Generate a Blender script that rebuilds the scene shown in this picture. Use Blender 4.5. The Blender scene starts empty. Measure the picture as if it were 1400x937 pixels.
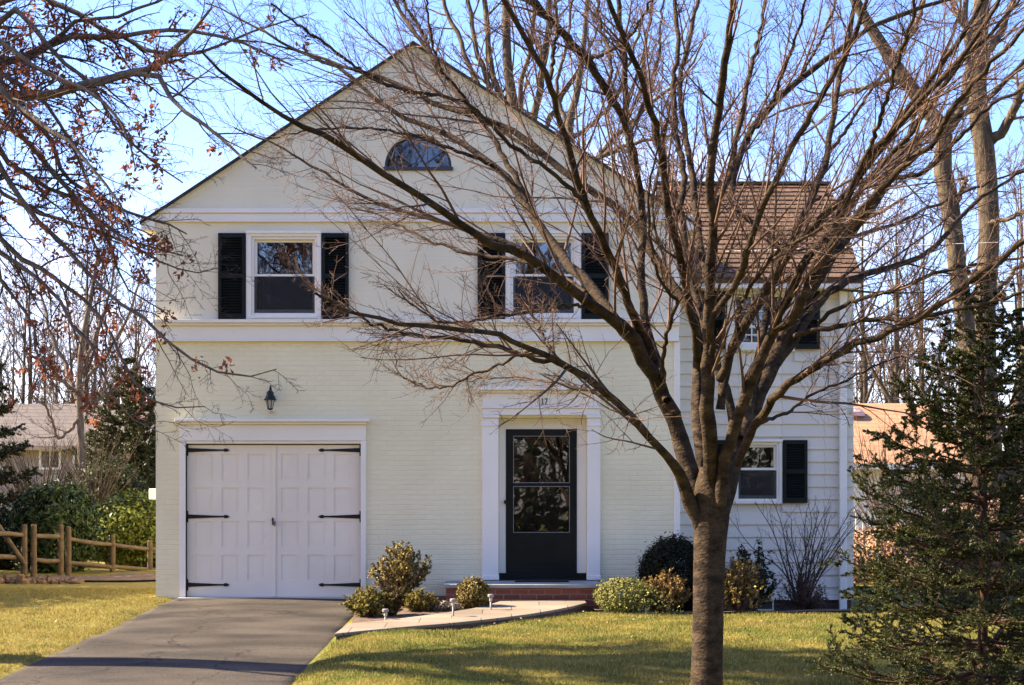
import bpy, math
import numpy as np
from mathutils import Vector
sc = bpy.context.scene
COL = sc.collection
R = math.radians
# ------------------------------------------------------------------ camera
CZ = 1.28; F = 2000.0
cam = bpy.data.objects.new('camera', bpy.data.cameras.new('camera'))
COL.objects.link(cam); sc.camera = cam
cam.location = (0, 0, CZ); cam.rotation_euler = (R(90), 0, 0)
cam.data.sensor_width = 36; cam.data.lens = F / 1400 * 36
cam.data.shift_y = 221.5 / 1400
cam.data.clip_end = 2000; cam.data.clip_start = 0.1
# ------------------------------------------------------------------ light
EL, AZ = 38.0, 10.0            # sun height, degrees behind the facade plane (sun stands to the left)
sd = Vector((-math.cos(R(EL)) * math.cos(R(AZ)), math.cos(R(EL)) * math.sin(R(AZ)), math.sin(R(EL))))
sun = bpy.data.objects.new('sun', bpy.data.lights.new('sun', 'SUN')); COL.objects.link(sun)
sun.data.energy = 5.0; sun.data.angle = R(0.55); sun.data.color = (1.0, 0.84, 0.61)
sun.rotation_euler = sd.to_track_quat('Z', 'Y').to_euler()
world = bpy.data.worlds.new('World'); sc.world = world; world.use_nodes = True
wn, wl = world.node_tree.nodes, world.node_tree.links
wn.clear()
wo = wn.new('ShaderNodeOutputWorld'); bg = wn.new('ShaderNodeBackground')
sky = wn.new('ShaderNodeTexSky'); sky.sky_type = 'NISHITA'; sky.sun_disc = False
sky.sun_elevation = R(EL); sky.sun_rotation = R(-(90 - AZ))
sky.air_density = 1.1; sky.dust_density = 0.9; sky.ozone_density = 3.0
tc = wn.new('ShaderNodeTexCoord'); mp = wn.new('ShaderNodeMapping')
mp.inputs['Scale'].default_value = (1.0, 1.0, 2.4); mp.inputs['Location'].default_value = (0.35, 0.0, 0.12)
no = wn.new('ShaderNodeTexNoise'); no.inputs['Scale'].default_value = 3.2; no.inputs['Detail'].default_value = 9; no.inputs['Roughness'].default_value = 0.58
cr = wn.new('ShaderNodeValToRGB'); cr.color_ramp.elements[0].position = 0.55; cr.color_ramp.elements[1].position = 0.76
mx = wn.new('ShaderNodeMix'); mx.data_type = 'RGBA'
mx.inputs['B'].default_value = (3.1, 2.75, 2.6, 1)
hs = wn.new('ShaderNodeHueSaturation'); hs.inputs['Saturation'].default_value = 1.22
wl.new(tc.outputs['Generated'], mp.inputs['Vector']); wl.new(mp.outputs[0], no.inputs['Vector'])
wl.new(no.outputs['Fac'], cr.inputs[0]); wl.new(cr.outputs[0], mx.inputs['Factor'])
wl.new(sky.outputs[0], hs.inputs['Color']); tint = wn.new('ShaderNodeMix'); tint.data_type = 'RGBA'; tint.blend_type = 'MULTIPLY'; tint.inputs['Factor'].default_value = 1
tint.inputs['B'].default_value = (0.98, 0.81, 0.99, 1)   # white balance of the picture
wl.new(hs.outputs[0], tint.inputs['A']); wl.new(tint.outputs['Result'], mx.inputs['A'])
wl.new(mx.outputs['Result'], bg.inputs['Color']); wl.new(bg.outputs[0], wo.inputs[0])
bg.inputs['Strength'].default_value = 0.102
sc.view_settings.view_transform = 'Standard'; sc.view_settings.look = 'None'
sc.view_settings.gamma = 1; sc.view_settings.exposure = 2.2
sc.render.engine = 'CYCLES'
sc.cycles.max_bounces = 6; sc.cycles.transparent_max_bounces = 16
sc.cycles.use_denoising = True

# ------------------------------------------------------------------ helpers
def P(px, py, Y):
    return ((px - 700) * Y / F, Y, CZ + (690 - py) * Y / F)

def sstep(a, b, x):
    t = np.clip((x - a) / (b - a), 0, 1); return t * t * (3 - 2 * t)

def mat(name, col, rough=0.8, col2=None, nscale=4.0, bump=0.0, bscale=30.0, spec=0.3, detail=6,
        attr=False, trans=0.0, metal=0.0, stretch=(1, 1, 1), contrast=(0.35, 0.65), coat=0.0, speck=0.0, sscale=150):
    m = bpy.data.materials.new(name); m.use_nodes = True
    n, l = m.node_tree.nodes, m.node_tree.links
    b = n['Principled BSDF']
    b.inputs['Base Color'].default_value = (*col, 1); b.inputs['Roughness'].default_value = rough
    b.inputs['Specular IOR Level'].default_value = spec; b.inputs['Metallic'].default_value = metal
    b.inputs['Coat Weight'].default_value = coat
    t = n.new('ShaderNodeTexCoord'); mp = n.new('ShaderNodeMapping'); mp.inputs['Scale'].default_value = stretch
    l.new(t.outputs['Object'], mp.inputs[0])
    if col2 is not None:
        mix = n.new('ShaderNodeMix'); mix.data_type = 'RGBA'
        mix.inputs['A'].default_value = (*col, 1); mix.inputs['B'].default_value = (*col2, 1)
        if attr:
            a = n.new('ShaderNodeAttribute'); a.attribute_name = 'v'
            l.new(a.outputs['Fac'], mix.inputs['Factor'])
        else:
            x = n.new('ShaderNodeTexNoise'); x.inputs['Scale'].default_value = nscale; x.inputs['Detail'].default_value = detail
            r = n.new('ShaderNodeValToRGB'); r.color_ramp.elements[0].position = contrast[0]; r.color_ramp.elements[1].position = contrast[1]
            l.new(mp.outputs[0], x.inputs['Vector']); l.new(x.outputs['Fac'], r.inputs[0]); l.new(r.outputs[0], mix.inputs['Factor'])
        l.new(mix.outputs['Result'], b.inputs['Base Color'])
        src = mix.outputs['Result']
        if speck:
            x2 = n.new('ShaderNodeTexNoise'); x2.inputs['Scale'].default_value = sscale; x2.inputs['Detail'].default_value = 4
            mr = n.new('ShaderNodeMapRange'); mr.inputs['From Min'].default_value = .3; mr.inputs['From Max'].default_value = .7
            mr.inputs['To Min'].default_value = 1 - speck; mr.inputs['To Max'].default_value = 1 + speck
            l.new(mp.outputs[0], x2.inputs['Vector']); l.new(x2.outputs['Fac'], mr.inputs['Value'])
            vm = n.new('ShaderNodeVectorMath'); vm.operation = 'SCALE'; l.new(src, vm.inputs[0]); l.new(mr.outputs[0], vm.inputs['Scale'])
            src = vm.outputs[0]; l.new(src, b.inputs['Base Color'])
    if bump:
        x = n.new('ShaderNodeTexNoise'); x.inputs['Scale'].default_value = bscale; x.inputs['Detail'].default_value = 6
        bp = n.new('ShaderNodeBump'); bp.inputs['Strength'].default_value = bump; bp.inputs['Distance'].default_value = 0.02
        l.new(mp.outputs[0], x.inputs['Vector']); l.new(x.outputs['Fac'], bp.inputs['Height']); l.new(bp.outputs[0], b.inputs['Normal'])
    if trans:
        tr = n.new('ShaderNodeBsdfTranslucent'); ms = n.new('ShaderNodeMixShader'); ms.inputs[0].default_value = trans
        if col2 is not None: l.new(src, tr.inputs['Color'])
        else: tr.inputs['Color'].default_value = (*col, 1)
        l.new(b.outputs[0], ms.inputs[1]); l.new(tr.outputs[0], ms.inputs[2]); l.new(ms.outputs[0], n['Material Output'].inputs['Surface'])
    return m

def brick_mat(name, c1, c2, mortar, row=0.068, w=0.215, msize=0.01, bump=0.6, dist=0.012, rough=0.7, plane='XZ', nbump=0.3, tint=None):
    m = bpy.data.materials.new(name); m.use_nodes = True
    n, l = m.node_tree.nodes, m.node_tree.links; b = n['Principled BSDF']
    b.inputs['Roughness'].default_value = rough; b.inputs['Specular IOR Level'].default_value = 0.3
    t = n.new('ShaderNodeTexCoord'); s = n.new('ShaderNodeSeparateXYZ'); c = n.new('ShaderNodeCombineXYZ')
    l.new(t.outputs['Object'], s.inputs[0])
    ad = n.new('ShaderNodeMath'); ad.operation = 'ADD'; l.new(s.outputs['X'], ad.inputs[0]); l.new(s.outputs['Y'], ad.inputs[1])
    w1 = n.new('ShaderNodeTexNoise'); w1.inputs['Scale'].default_value = 2.3; w1.inputs['Detail'].default_value = 3
    l.new(t.outputs['Object'], w1.inputs['Vector'])
    mm = n.new('ShaderNodeMath'); mm.operation = 'MULTIPLY_ADD'; mm.inputs[1].default_value = 0.05
    l.new(w1.outputs['Fac'], mm.inputs[0]); l.new(s.outputs['Z' if plane == 'XZ' else 'Y'], mm.inputs[2])
    l.new(ad.outputs[0] if plane == 'XZ' else s.outputs['X'], c.inputs['X']); l.new(mm.outputs[0], c.inputs['Y'])
    br = n.new('ShaderNodeTexBrick'); br.inputs['Scale'].default_value = 1; br.inputs['Brick Width'].default_value = w
    br.inputs['Row Height'].default_value = row; br.inputs['Mortar Size'].default_value = msize; br.inputs['Mortar Smooth'].default_value = 0.6
    br.inputs['Color1'].default_value = (*c1, 1); br.inputs['Color2'].default_value = (*c2, 1); br.inputs['Mortar'].default_value = (*mortar, 1)
    l.new(c.outputs[0], br.inputs['Vector'])
    x = n.new('ShaderNodeTexNoise'); x.inputs['Scale'].default_value = 1.1; x.inputs['Detail'].default_value = 8
    mix = n.new('ShaderNodeMix'); mix.data_type = 'RGBA'; mix.blend_type = 'MULTIPLY'
    r = n.new('ShaderNodeValToRGB'); r.color_ramp.elements[0].position = 0.3; r.color_ramp.elements[1].position = 0.7
    tn = tint or (0.9, 0.9, 0.88)
    r.color_ramp.elements[0].color = (*tn, 1); r.color_ramp.elements[1].color = (1, 1, 1, 1)
    l.new(t.outputs['Object'], x.inputs['Vector']); l.new(x.outputs['Fac'], r.inputs[0])
    mix.inputs['Factor'].default_value = 1; l.new(br.outputs['Color'], mix.inputs['A']); l.new(r.outputs[0], mix.inputs['B'])
    l.new(mix.outputs['Result'], b.inputs['Base Color'])
    y = n.new('ShaderNodeTexNoise'); y.inputs['Scale'].default_value = 22; y.inputs['Detail'].default_value = 5
    mp2 = n.new('ShaderNodeMapping'); mp2.inputs['Scale'].default_value = (0.14, 0.14, 1.5)
    l.new(t.outputs['Object'], mp2.inputs[0]); l.new(mp2.outputs[0], y.inputs['Vector'])
    h = n.new('ShaderNodeMath'); h.operation = 'MULTIPLY_ADD'; h.inputs[1].default_value = nbump
    inv = n.new('ShaderNodeMath'); inv.operation = 'SUBTRACT'; inv.inputs[0].default_value = 1; l.new(br.outputs['Fac'], inv.inputs[1])
    l.new(y.outputs['Fac'], h.inputs[0]); l.new(inv.outputs[0], h.inputs[2])
    bp = n.new('ShaderNodeBump'); bp.inputs['Strength'].default_value = bump; bp.inputs['Distance'].default_value = dist
    l.new(h.outputs[0], bp.inputs['Height']); l.new(bp.outputs[0], b.inputs['Normal'])
    return m

def glass_mat(name, tint=(0.02, 0.02, 0.022), refl=1.0):
    m = bpy.data.materials.new(name); m.use_nodes = True
    n, l = m.node_tree.nodes, m.node_tree.links; n.clear()
    o = n.new('ShaderNodeOutputMaterial'); g = n.new('ShaderNodeBsdfGlossy'); g.inputs['Roughness'].default_value = 0.015
    t = n.new('ShaderNodeBsdfTransparent'); t.inputs['Color'].default_value = (0.75, 0.78, 0.8, 1)
    fr = n.new('ShaderNodeLayerWeight'); fr.inputs['Blend'].default_value = 0.25
    mr = n.new('ShaderNodeMapRange'); mr.inputs['To Min'].default_value = 0.15 * refl; mr.inputs['To Max'].default_value = 0.95
    x = n.new('ShaderNodeTexNoise'); x.inputs['Scale'].default_value = 2.5
    tcn = n.new('ShaderNodeTexCoord'); l.new(tcn.outputs['Object'], x.inputs['Vector'])
    bp = n.new('ShaderNodeBump'); bp.inputs['Strength'].default_value = 0.05; bp.inputs['Distance'].default_value = 0.02
    l.new(x.outputs['Fac'], bp.inputs['Height']); l.new(bp.outputs[0], g.inputs['Normal'])
    ms = n.new('ShaderNodeMixShader'); l.new(fr.outputs['Fresnel'], mr.inputs['Value']); l.new(mr.outputs[0], ms.inputs[0])
    l.new(t.outputs[0], ms.inputs[1]); l.new(g.outputs[0], ms.inputs[2]); l.new(ms.outputs[0], o.inputs[0])
    return m

M = {}
M['brick'] = brick_mat('painted_brick', (0.84, 0.76, 0.51), (0.825, 0.745, 0.498), (0.825, 0.745, 0.498), bump=0.45, dist=0.009, nbump=0.9)
M['stucco'] = brick_mat('painted_upper_wall', (0.81, 0.73, 0.54), (0.805, 0.725, 0.535), (0.805, 0.725, 0.535), bump=0.2, dist=0.006, nbump=.8)
M['white'] = mat('white_paint', (0.84, 0.79, 0.69), 0.45, (0.79, 0.74, 0.645), 1.5, 0.04, 60)
M['cream'] = mat('cream_trim_paint', (0.74, 0.68, 0.48), 0.5, (0.70, 0.64, 0.45), 2)
M['garage'] = mat('garage_door_paint', (0.83, 0.74, 0.59), 0.5, (0.76, 0.675, 0.54), 1.2, 0.05, 40)
M['siding'] = brick_mat('shake_siding_paint', (0.77, 0.69, 0.57), (0.73, 0.655, 0.54), (0.42, 0.39, 0.36), row=50.0, w=0.62, msize=0.004, bump=0.4, dist=0.006)
M['black'] = mat('black_green_paint', (0.007, 0.009, 0.0075), 0.42, (0.012, 0.014, 0.011), 3, spec=0.2)
M['iron'] = mat('black_iron', (0.012, 0.012, 0.012), 0.45)
M['brown'] = mat('brown_shingle', (0.19, 0.122, 0.082), 0.95, (0.085, 0.055, 0.04), 3.2, 0.6, 90, spec=0.1, stretch=(1, 2.2, 2.2), detail=3, contrast=(.3, .7), speck=.3, sscale=40)
M['darkroof'] = mat('dark_shingle', (0.05, 0.045, 0.042), 0.95, (0.03, 0.028, 0.027), 8, 0.5, 60)
M['glass'] = glass_mat('window_glass'); M['glass2'] = glass_mat('storm_glass', refl=0.55)
M['interior'] = mat('dark_interior', (0.06, 0.05, 0.045), 0.9)
M['curtain'] = mat('curtain', (0.35, 0.31, 0.27), 0.9, (0.25, 0.22, 0.19), 6, stretch=(8, 1, 0.3))
M['bluestone'] = mat('bluestone', (0.20, 0.22, 0.22), 0.7, (0.28, 0.29, 0.28), 3, 0.3, 40)
M['redbrick'] = brick_mat('red_brick', (0.20, 0.06, 0.038), (0.13, 0.045, 0.03), (0.20, 0.15, 0.12), bump=0.8, rough=0.9, nbump=0.6)
M['found'] = brick_mat('foundation_brick', (0.09, 0.05, 0.035), (0.07, 0.04, 0.03), (0.09, 0.08, 0.07), bump=0.7, rough=0.9)
M['stone'] = brick_mat('walk_flagstone', (0.27, 0.215, 0.16), (0.20, 0.16, 0.12), (0.15, 0.12, 0.09), row=0.46, w=0.7, msize=0.012, bump=0.5, rough=0.9, plane='XY', nbump=0.8, tint=(0.7, 0.68, 0.65))
M['asphalt'] = mat('asphalt', (0.040, 0.034, 0.028), 0.95, (0.088, 0.073, 0.057), 1.1, 1.0, 90, spec=0.15, stretch=(0.8, 1.6, 1), detail=12, speck=.45, sscale=70)
M['concrete'] = mat('concrete_apron', (0.5, 0.45, 0.36), 0.9, (0.4, 0.36, 0.3), 8, 0.2, 50)
M['bark'] = mat('smooth_bark', (0.070, 0.047, 0.028), 0.9, (0.019, 0.0135, 0.009), 9, 0.7, 34, spec=0.12, stretch=(1, 1, 1.8), contrast=(0.3, 0.65), speck=.35, sscale=60, detail=10)
M['twig'] = mat('twig_bark', (0.16, 0.092, 0.06), 0.8, (0.055, 0.032, 0.022), 3, spec=0.25)
M['oakbark'] = mat('oak_bark', (0.17, 0.135, 0.10), 0.95, (0.09, 0.07, 0.052), 8, 0.9, 26, stretch=(2.2, 2.2, 0.5))
M['greybark'] = mat('grey_bark', (0.115, 0.085, 0.05), 0.95, (0.045, 0.033, 0.022), 5, 0.9, 18, stretch=(2, 2, 0.5))
M['spruce_bark'] = mat('spruce_bark', (0.10, 0.05, 0.032), 0.95, (0.05, 0.027, 0.018), 12, 0.6, 60)
M['dryleaf'] = mat('dry_leaf', (0.16, 0.08, 0.045), 0.8, (0.36, 0.22, 0.13), attr=True)
M['walkbase'] = brick_mat('walk_edge_brick', (0.10, 0.06, 0.045), (0.13, 0.07, 0.05), (0.12, 0.10, 0.085), bump=0.7, rough=0.95)
M['oakleaf'] = mat('oak_leaf', (0.16, 0.045, 0.02), 0.7, (0.38, 0.13, 0.055), attr=True, trans=0.35)
M['wood'] = mat('fence_wood', (0.125, 0.088, 0.055), 0.9, (0.075, 0.055, 0.038), 4, 0.5, 30, stretch=(1, 1, 3))
M['mulch'] = mat('mulch', (0.085, 0.055, 0.038), 1.0, (0.15, 0.10, 0.065), 14, 1.0, 50)
M['rock'] = mat('rock', (0.20, 0.125, 0.075), 0.95, (0.09, 0.06, 0.04), 5, 0.8, 18)
M['metal'] = mat('brushed_metal', (0.22, 0.20, 0.18), 0.5)
M['plastic'] = mat('white_plastic', (0.8, 0.8, 0.8), 0.4)
M['mat'] = mat('doormat_fibre', (0.02, 0.017, 0.014), 1.0, bump=0.6, bscale=200)

# lawn material: green / straw patches, used by ground and blades
_m = M['asphalt']; _n, _l = _m.node_tree.nodes, _m.node_tree.links; _b = _n['Principled BSDF']
_src = _b.inputs['Base Color'].links[0].from_socket
_t = _n.new('ShaderNodeTexCoord'); _w = _n.new('ShaderNodeTexNoise'); _w.inputs['Scale'].default_value = 1.7; _w.inputs['Detail'].default_value = 8
_a = _n.new('ShaderNodeMix'); _a.data_type = 'RGBA'; _a.blend_type = 'ADD'; _a.inputs['Factor'].default_value = .9
_v = _n.new('ShaderNodeTexVoronoi'); _v.feature = 'DISTANCE_TO_EDGE'; _v.inputs['Scale'].default_value = .45
_r = _n.new('ShaderNodeMapRange'); _r.inputs['From Max'].default_value = .007; _r.inputs['To Min'].default_value = .35
_l.new(_t.outputs['Object'], _w.inputs['Vector']); _l.new(_t.outputs['Object'], _a.inputs['A']); _l.new(_w.outputs['Color'], _a.inputs['B'])
_l.new(_a.outputs['Result'], _v.inputs['Vector']); _l.new(_v.outputs['Distance'], _r.inputs['Value'])
_x = _n.new('ShaderNodeVectorMath'); _x.operation = 'SCALE'; _l.new(_src, _x.inputs[0]); _l.new(_r.outputs[0], _x.inputs['Scale']); _l.new(_x.outputs[0], _b.inputs['Base Color'])

def lawn_mat(name, blades=False):
    m = bpy.data.materials.new(name); m.use_nodes = True
    n, l = m.node_tree.nodes, m.node_tree.links; b = n['Principled BSDF']
    b.inputs['Roughness'].default_value = 0.85; b.inputs['Specular IOR Level'].default_value = 0.15
    t = n.new('ShaderNodeTexCoord')
    def ns(s, d=5):
        x = n.new('ShaderNodeTexNoise'); x.inputs['Scale'].default_value = s; x.inputs['Detail'].default_value = d
        l.new(t.outputs['Object'], x.inputs['Vector']); return x
    a = ns(1.6, 9); r = n.new('ShaderNodeValToRGB'); r.color_ramp.elements[0].position = 0.36; r.color_ramp.elements[1].position = 0.66
    l.new(a.outputs['Fac'], r.inputs[0])
    # the left lawn is drier
    s = n.new('ShaderNodeSeparateXYZ'); l.new(t.outputs['Object'], s.inputs[0])
    mr = n.new('ShaderNodeMapRange'); mr.inputs['From Min'].default_value = -3.6; mr.inputs['From Max'].default_value = -2.4
    mr.inputs['To Min'].default_value = 0.7; mr.inputs['To Max'].default_value = 0.0; l.new(s.outputs['X'], mr.inputs['Value'])
    ad = n.new('ShaderNodeMath'); ad.operation = 'ADD'; ad.use_clamp = True; l.new(r.outputs[0], ad.inputs[0]); l.new(mr.outputs[0], ad.inputs[1])
    mix = n.new('ShaderNodeMix'); mix.data_type = 'RGBA'; l.new(ad.outputs[0], mix.inputs['Factor'])
    k = 1.0 if blades else 0.8
    mix.inputs['A'].default_value = (0.085 * k, 0.112 * k, 0.009 * k, 1); mix.inputs['B'].default_value = (0.245 * k, 0.2 * k, 0.04 * k, 1)
    fine = ns(26, 4); rr = n.new('ShaderNodeValToRGB'); rr.color_ramp.elements[0].position = 0.3; rr.color_ramp.elements[1].position = 0.72
    rr.color_ramp.elements[0].color = (0.62, 0.66, 0.6, 1); rr.color_ramp.elements[1].color = (1.25, 1.2, 1.1, 1)
    l.new(fine.outputs['Fac'], rr.inputs[0])
    mu = n.new('ShaderNodeMix'); mu.data_type = 'RGBA'; mu.blend_type = 'MULTIPLY'; mu.inputs['Factor'].default_value = 1
    l.new(mix.outputs['Result'], mu.inputs['A']); l.new(rr.outputs[0], mu.inputs['B'])
    out = mu.outputs['Result']
    if blades:
        at = n.new('ShaderNodeAttribute'); at.attribute_name = 'v'
        m3 = n.new('ShaderNodeMix'); m3.data_type = 'RGBA'; m3.inputs['B'].default_value = (0.40, 0.31, 0.13, 1)
        q = n.new('ShaderNodeMath'); q.operation = 'POWER'; q.inputs[1].default_value = 3; l.new(at.outputs['Fac'], q.inputs[0])
        l.new(q.outputs[0], m3.inputs['Factor']); l.new(out, m3.inputs['A']); out = m3.outputs['Result']
        tr = n.new('ShaderNodeBsdfTranslucent'); l.new(out, tr.inputs['Color'])
        ms = n.new('ShaderNodeMixShader'); ms.inputs[0].default_value = 0.3
        l.new(b.outputs[0], ms.inputs[1]); l.new(tr.outputs[0], ms.inputs[2]); l.new(ms.outputs[0], n['Material Output'].inputs['Surface'])
    else:
        bb = ns(60, 6); bp = n.new('ShaderNodeBump'); bp.inputs['Strength'].default_value = 0.8; bp.inputs['Distance'].default_value = 0.03
        l.new(bb.outputs['Fac'], bp.inputs['Height']); l.new(bp.outputs[0], b.inputs['Normal'])
    l.new(out, b.inputs['Base Color'])
    return m
M['lawn'] = lawn_mat('lawn'); M['blade'] = lawn_mat('grass_blades', True)

def props(o, label=None, cat=None, group=None, kind=None):
    for k, v in (('label', label), ('category', cat), ('group', group), ('kind', kind)):
        if v: o[k] = v
    return o

def thing(name, label, cat, loc=(0, 0, 0), group=None):
    o = bpy.data.objects.new(name, None); COL.objects.link(o); o.location = loc
    o.empty_display_size = 0.2
    return props(o, label, cat, group)

def link(name, me, m, parent=None, smooth=False, bevel=0):
    me.materials.append(m)
    o = bpy.data.objects.new(name, me); COL.objects.link(o)
    if parent is not None:
        o.parent = parent
        if parent.type == 'EMPTY': o.location = -parent.location
    if smooth:
        me.polygons.foreach_set('use_smooth', [True] * len(me.polygons))
    if bevel:
        b = o.modifiers.new('bevel', 'BEVEL'); b.width = bevel; b.segments = 2; b.limit_method = 'ANGLE'
    return o

class MB:
    def __init__(s): s.v = []; s.f = []
    def add(s, vs, fs):
        k = len(s.v); s.v += [tuple(map(float, v)) for v in vs]; s.f += [[i + k for i in f] for f in fs]; return s
    def box(s, x0, x1, y0, y1, z0, z1):
        return s.add([(x0, y0, z0), (x1, y0, z0), (x1, y1, z0), (x0, y1, z0), (x0, y0, z1), (x1, y0, z1), (x1, y1, z1), (x0, y1, z1)],
                     [(0, 3, 2, 1), (4, 5, 6, 7), (0, 1, 5, 4), (1, 2, 6, 5), (2, 3, 7, 6), (3, 0, 4, 7)])
    def pbox(s, a, b, Y0, Y1, Y=None):
        """box from two picture corners measured at depth Y"""
        Y = Y or Y0; p, q = P(a[0], a[1], Y), P(b[0], b[1], Y)
        return s.box(min(p[0], q[0]), max(p[0], q[0]), Y0, Y1, min(p[2], q[2]), max(p[2], q[2]))
    def prism(s, pts, y0, y1):
        """polygon in XZ (counter-clockwise seen from the front) extruded along y"""
        n = len(pts)
        vs = [(x, y0, z) for x, z in pts] + [(x, y1, z) for x, z in pts]
        fs = [tuple(range(n)), tuple(range(2 * n - 1, n - 1, -1))] + [(i, i + n, (i + 1) % n + n, (i + 1) % n) for i in range(n)]
        return s.add(vs, fs)
    def slab(s, pts, z0s, z1s):
        """polygon in XY (ccw), bottom heights z0s and top heights z1s"""
        n = len(pts)
        vs = [(x, y, z) for (x, y), z in zip(pts, z0s)] + [(x, y, z) for (x, y), z in zip(pts, z1s)]
        fs = [tuple(range(n - 1, -1, -1)), tuple(range(n, 2 * n))] + [(i, (i + 1) % n, (i + 1) % n + n, i + n) for i in range(n)]
        return s.add(vs, fs)
    def lathe(s, c, prof, n=16, axis='z'):
        vs, fs = [], []
        for r, h in prof:
            for i in range(n):
                a = 2 * math.pi * i / n
                vs.append((c[0] + r * math.cos(a), c[1] + r * math.sin(a), c[2] + h) if axis == 'z' else (c[0] + r * math.cos(a), c[1] + h, c[2] + r * math.sin(a)))
        for j in range(len(prof) - 1):
            for i in range(n):
                k = (i + 1) % n; fs.append((j * n + i, j * n + k, (j + 1) * n + k, (j + 1) * n + i))
        fs.append(tuple(range(n - 1, -1, -1))); fs.append(tuple(range((len(prof) - 1) * n, len(prof) * n)))
        return s.add(vs, fs)
    def build(s, name, m, parent=None, smooth=False, bevel=0):
        me = bpy.data.meshes.new(name); me.from_pydata(s.v, [], s.f); me.update()
        return link(name, me, m, parent, smooth, bevel)

def np_mesh(name, V, Fc, m, parent=None, attr=None, smooth=False):
    """V (n,3), Fc (k,3) or (k,4)"""
    me = bpy.data.meshes.new(name); k, w = Fc.shape
    me.vertices.add(len(V)); me.vertices.foreach_set('co', np.asarray(V, np.float32).ravel())
    me.loops.add(k * w); me.loops.foreach_set('vertex_index', Fc.astype(np.int32).ravel())
    me.polygons.add(k); me.polygons.foreach_set('loop_start', np.arange(0, k * w, w, dtype=np.int32))
    me.polygons.foreach_set('loop_total', np.full(k, w, np.int32))
    me.update(calc_edges=True)
    if attr is not None:
        a = me.attributes.new('v', 'FLOAT', 'POINT'); a.data.foreach_set('value', np.asarray(attr, np.float32))
    o = link(name, me, m, parent)
    if smooth: me.polygons.foreach_set('use_smooth', np.ones(k, bool))
    return o

# --- branches: strands are arrays (M, N, 3) with radii (M, N)
def nrm(a): return a / np.maximum(np.linalg.norm(a, axis=-1, keepdims=True), 1e-9)

def resample(pts, rad, N=20, jitter=0, rng=None):
    pts = np.array(pts, float); rad = np.array(rad, float)
    # smooth with Catmull-Rom
    q = np.vstack([2 * pts[0] - pts[1], pts, 2 * pts[-1] - pts[-2]]); out = []; ro = []
    for i in range(len(pts) - 1):
        for t in np.linspace(0, 1, 8, endpoint=False):
            p0, p1, p2, p3 = q[i:i + 4]
            out.append(0.5 * ((2 * p1) + (-p0 + p2) * t + (2 * p0 - 5 * p1 + 4 * p2 - p3) * t * t + (-p0 + 3 * p1 - 3 * p2 + p3) * t ** 3))
            ro.append(rad[i] * (1 - t) + rad[i + 1] * t)
    out.append(pts[-1]); ro.append(rad[-1]); out = np.array(out); ro = np.array(ro)
    d = np.concatenate([[0], np.cumsum(np.linalg.norm(np.diff(out, axis=0), axis=1))]); s = np.linspace(0, d[-1], N)
    r = np.stack([np.interp(s, d, out[:, k]) for k in range(3)], 1)
    if jitter: r[1:-1] += rng.normal(0, jitter, (N - 2, 3))
    return r, np.interp(s, d, ro)

def tubes(P_, R_, S):
    M_, N, _ = P_.shape
    T = nrm(np.gradient(P_, axis=1)); mean = nrm(P_[:, -1] - P_[:, 0])
    ref = np.where(np.abs(mean[:, 2:3]) < 0.8, np.array([[0, 0, 1.0]]), np.array([[1.0, 0, 0]]))[:, None, :]
    U = nrm(np.cross(T, np.broadcast_to(ref, T.shape))); W = np.cross(T, U)
    a = np.arange(S) * 2 * np.pi / S
    V = P_[:, :, None, :] + R_[:, :, None, None] * (np.cos(a)[None, None, :, None] * U[:, :, None, :] + np.sin(a)[None, None, :, None] * W[:, :, None, :])
    V = V.reshape(-1, 3)
    base = (np.arange(M_) * N * S)[:, None, None] + (np.arange(N - 1) * S)[None, :, None]; i = np.arange(S)[None, None, :]; j = (i + 1) % S
    Fc = np.stack([base + i, base + S + i, base + S + j, base + j], -1).reshape(-1, 4)
    return V, Fc

def join(parts):
    V, Fc, k = [], [], 0
    for v, f in parts:
        V.append(v); Fc.append(f + k); k += len(v)
    return np.vstack(V), np.vstack(Fc)

def spawn(rng, P_, R_, k, tr=(0.2, 1.0), length=0.4, ang=(30, 55), ratio=0.55, N=6, up=0.05, wig=0.12, tip=0.25, rmin=0.001, rmax=1, flat=0.0, absl=None):
    M_, n, _ = P_.shape
    L = np.linalg.norm(np.diff(P_, axis=1), axis=2).sum(1)
    t = (np.arange(k)[None, :] + rng.uniform(0, 1, (M_, k))) / k * (tr[1] - tr[0]) + tr[0]
    fi = t * (n - 1); i0 = np.clip(fi.astype(int), 0, n - 2); fr = (fi - i0)[..., None]; m = np.arange(M_)[:, None]
    p = P_[m, i0] * (1 - fr) + P_[m, i0 + 1] * fr; tan = nrm(P_[m, i0 + 1] - P_[m, i0])
    r = (R_[m, i0] * (1 - fr[..., 0]) + R_[m, i0 + 1] * fr[..., 0])
    rnd = rng.normal(0, 1, p.shape)
    if flat: rnd[..., 2] *= (1 - flat)
    perp = nrm(rnd - (rnd * tan).sum(-1, keepdims=True) * tan)
    a = np.radians(rng.uniform(ang[0], ang[1], t.shape))[..., None]
    d = nrm(tan * np.cos(a) + perp * np.sin(a)).reshape(-1, 3)
    ll = ((absl if absl is not None else L[:, None] * length) * (1 - 0.5 * t) * rng.uniform(0.45, 1.3, t.shape)).reshape(-1)
    rr = np.clip(r * ratio * rng.uniform(0.7, 1.1, t.shape), rmin, rmax).reshape(-1)
    pos = p.reshape(-1, 3); C = np.empty((len(pos), N, 3)); C[:, 0] = pos
    for j in range(1, N):
        d = nrm(d + np.array([0, 0, up]) + rng.normal(0, wig, d.shape)); pos = pos + d * (ll / (N - 1))[:, None]; C[:, j] = pos
    w = np.linspace(1, tip, N)[None, :]
    return C, rr[:, None] * w

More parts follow.
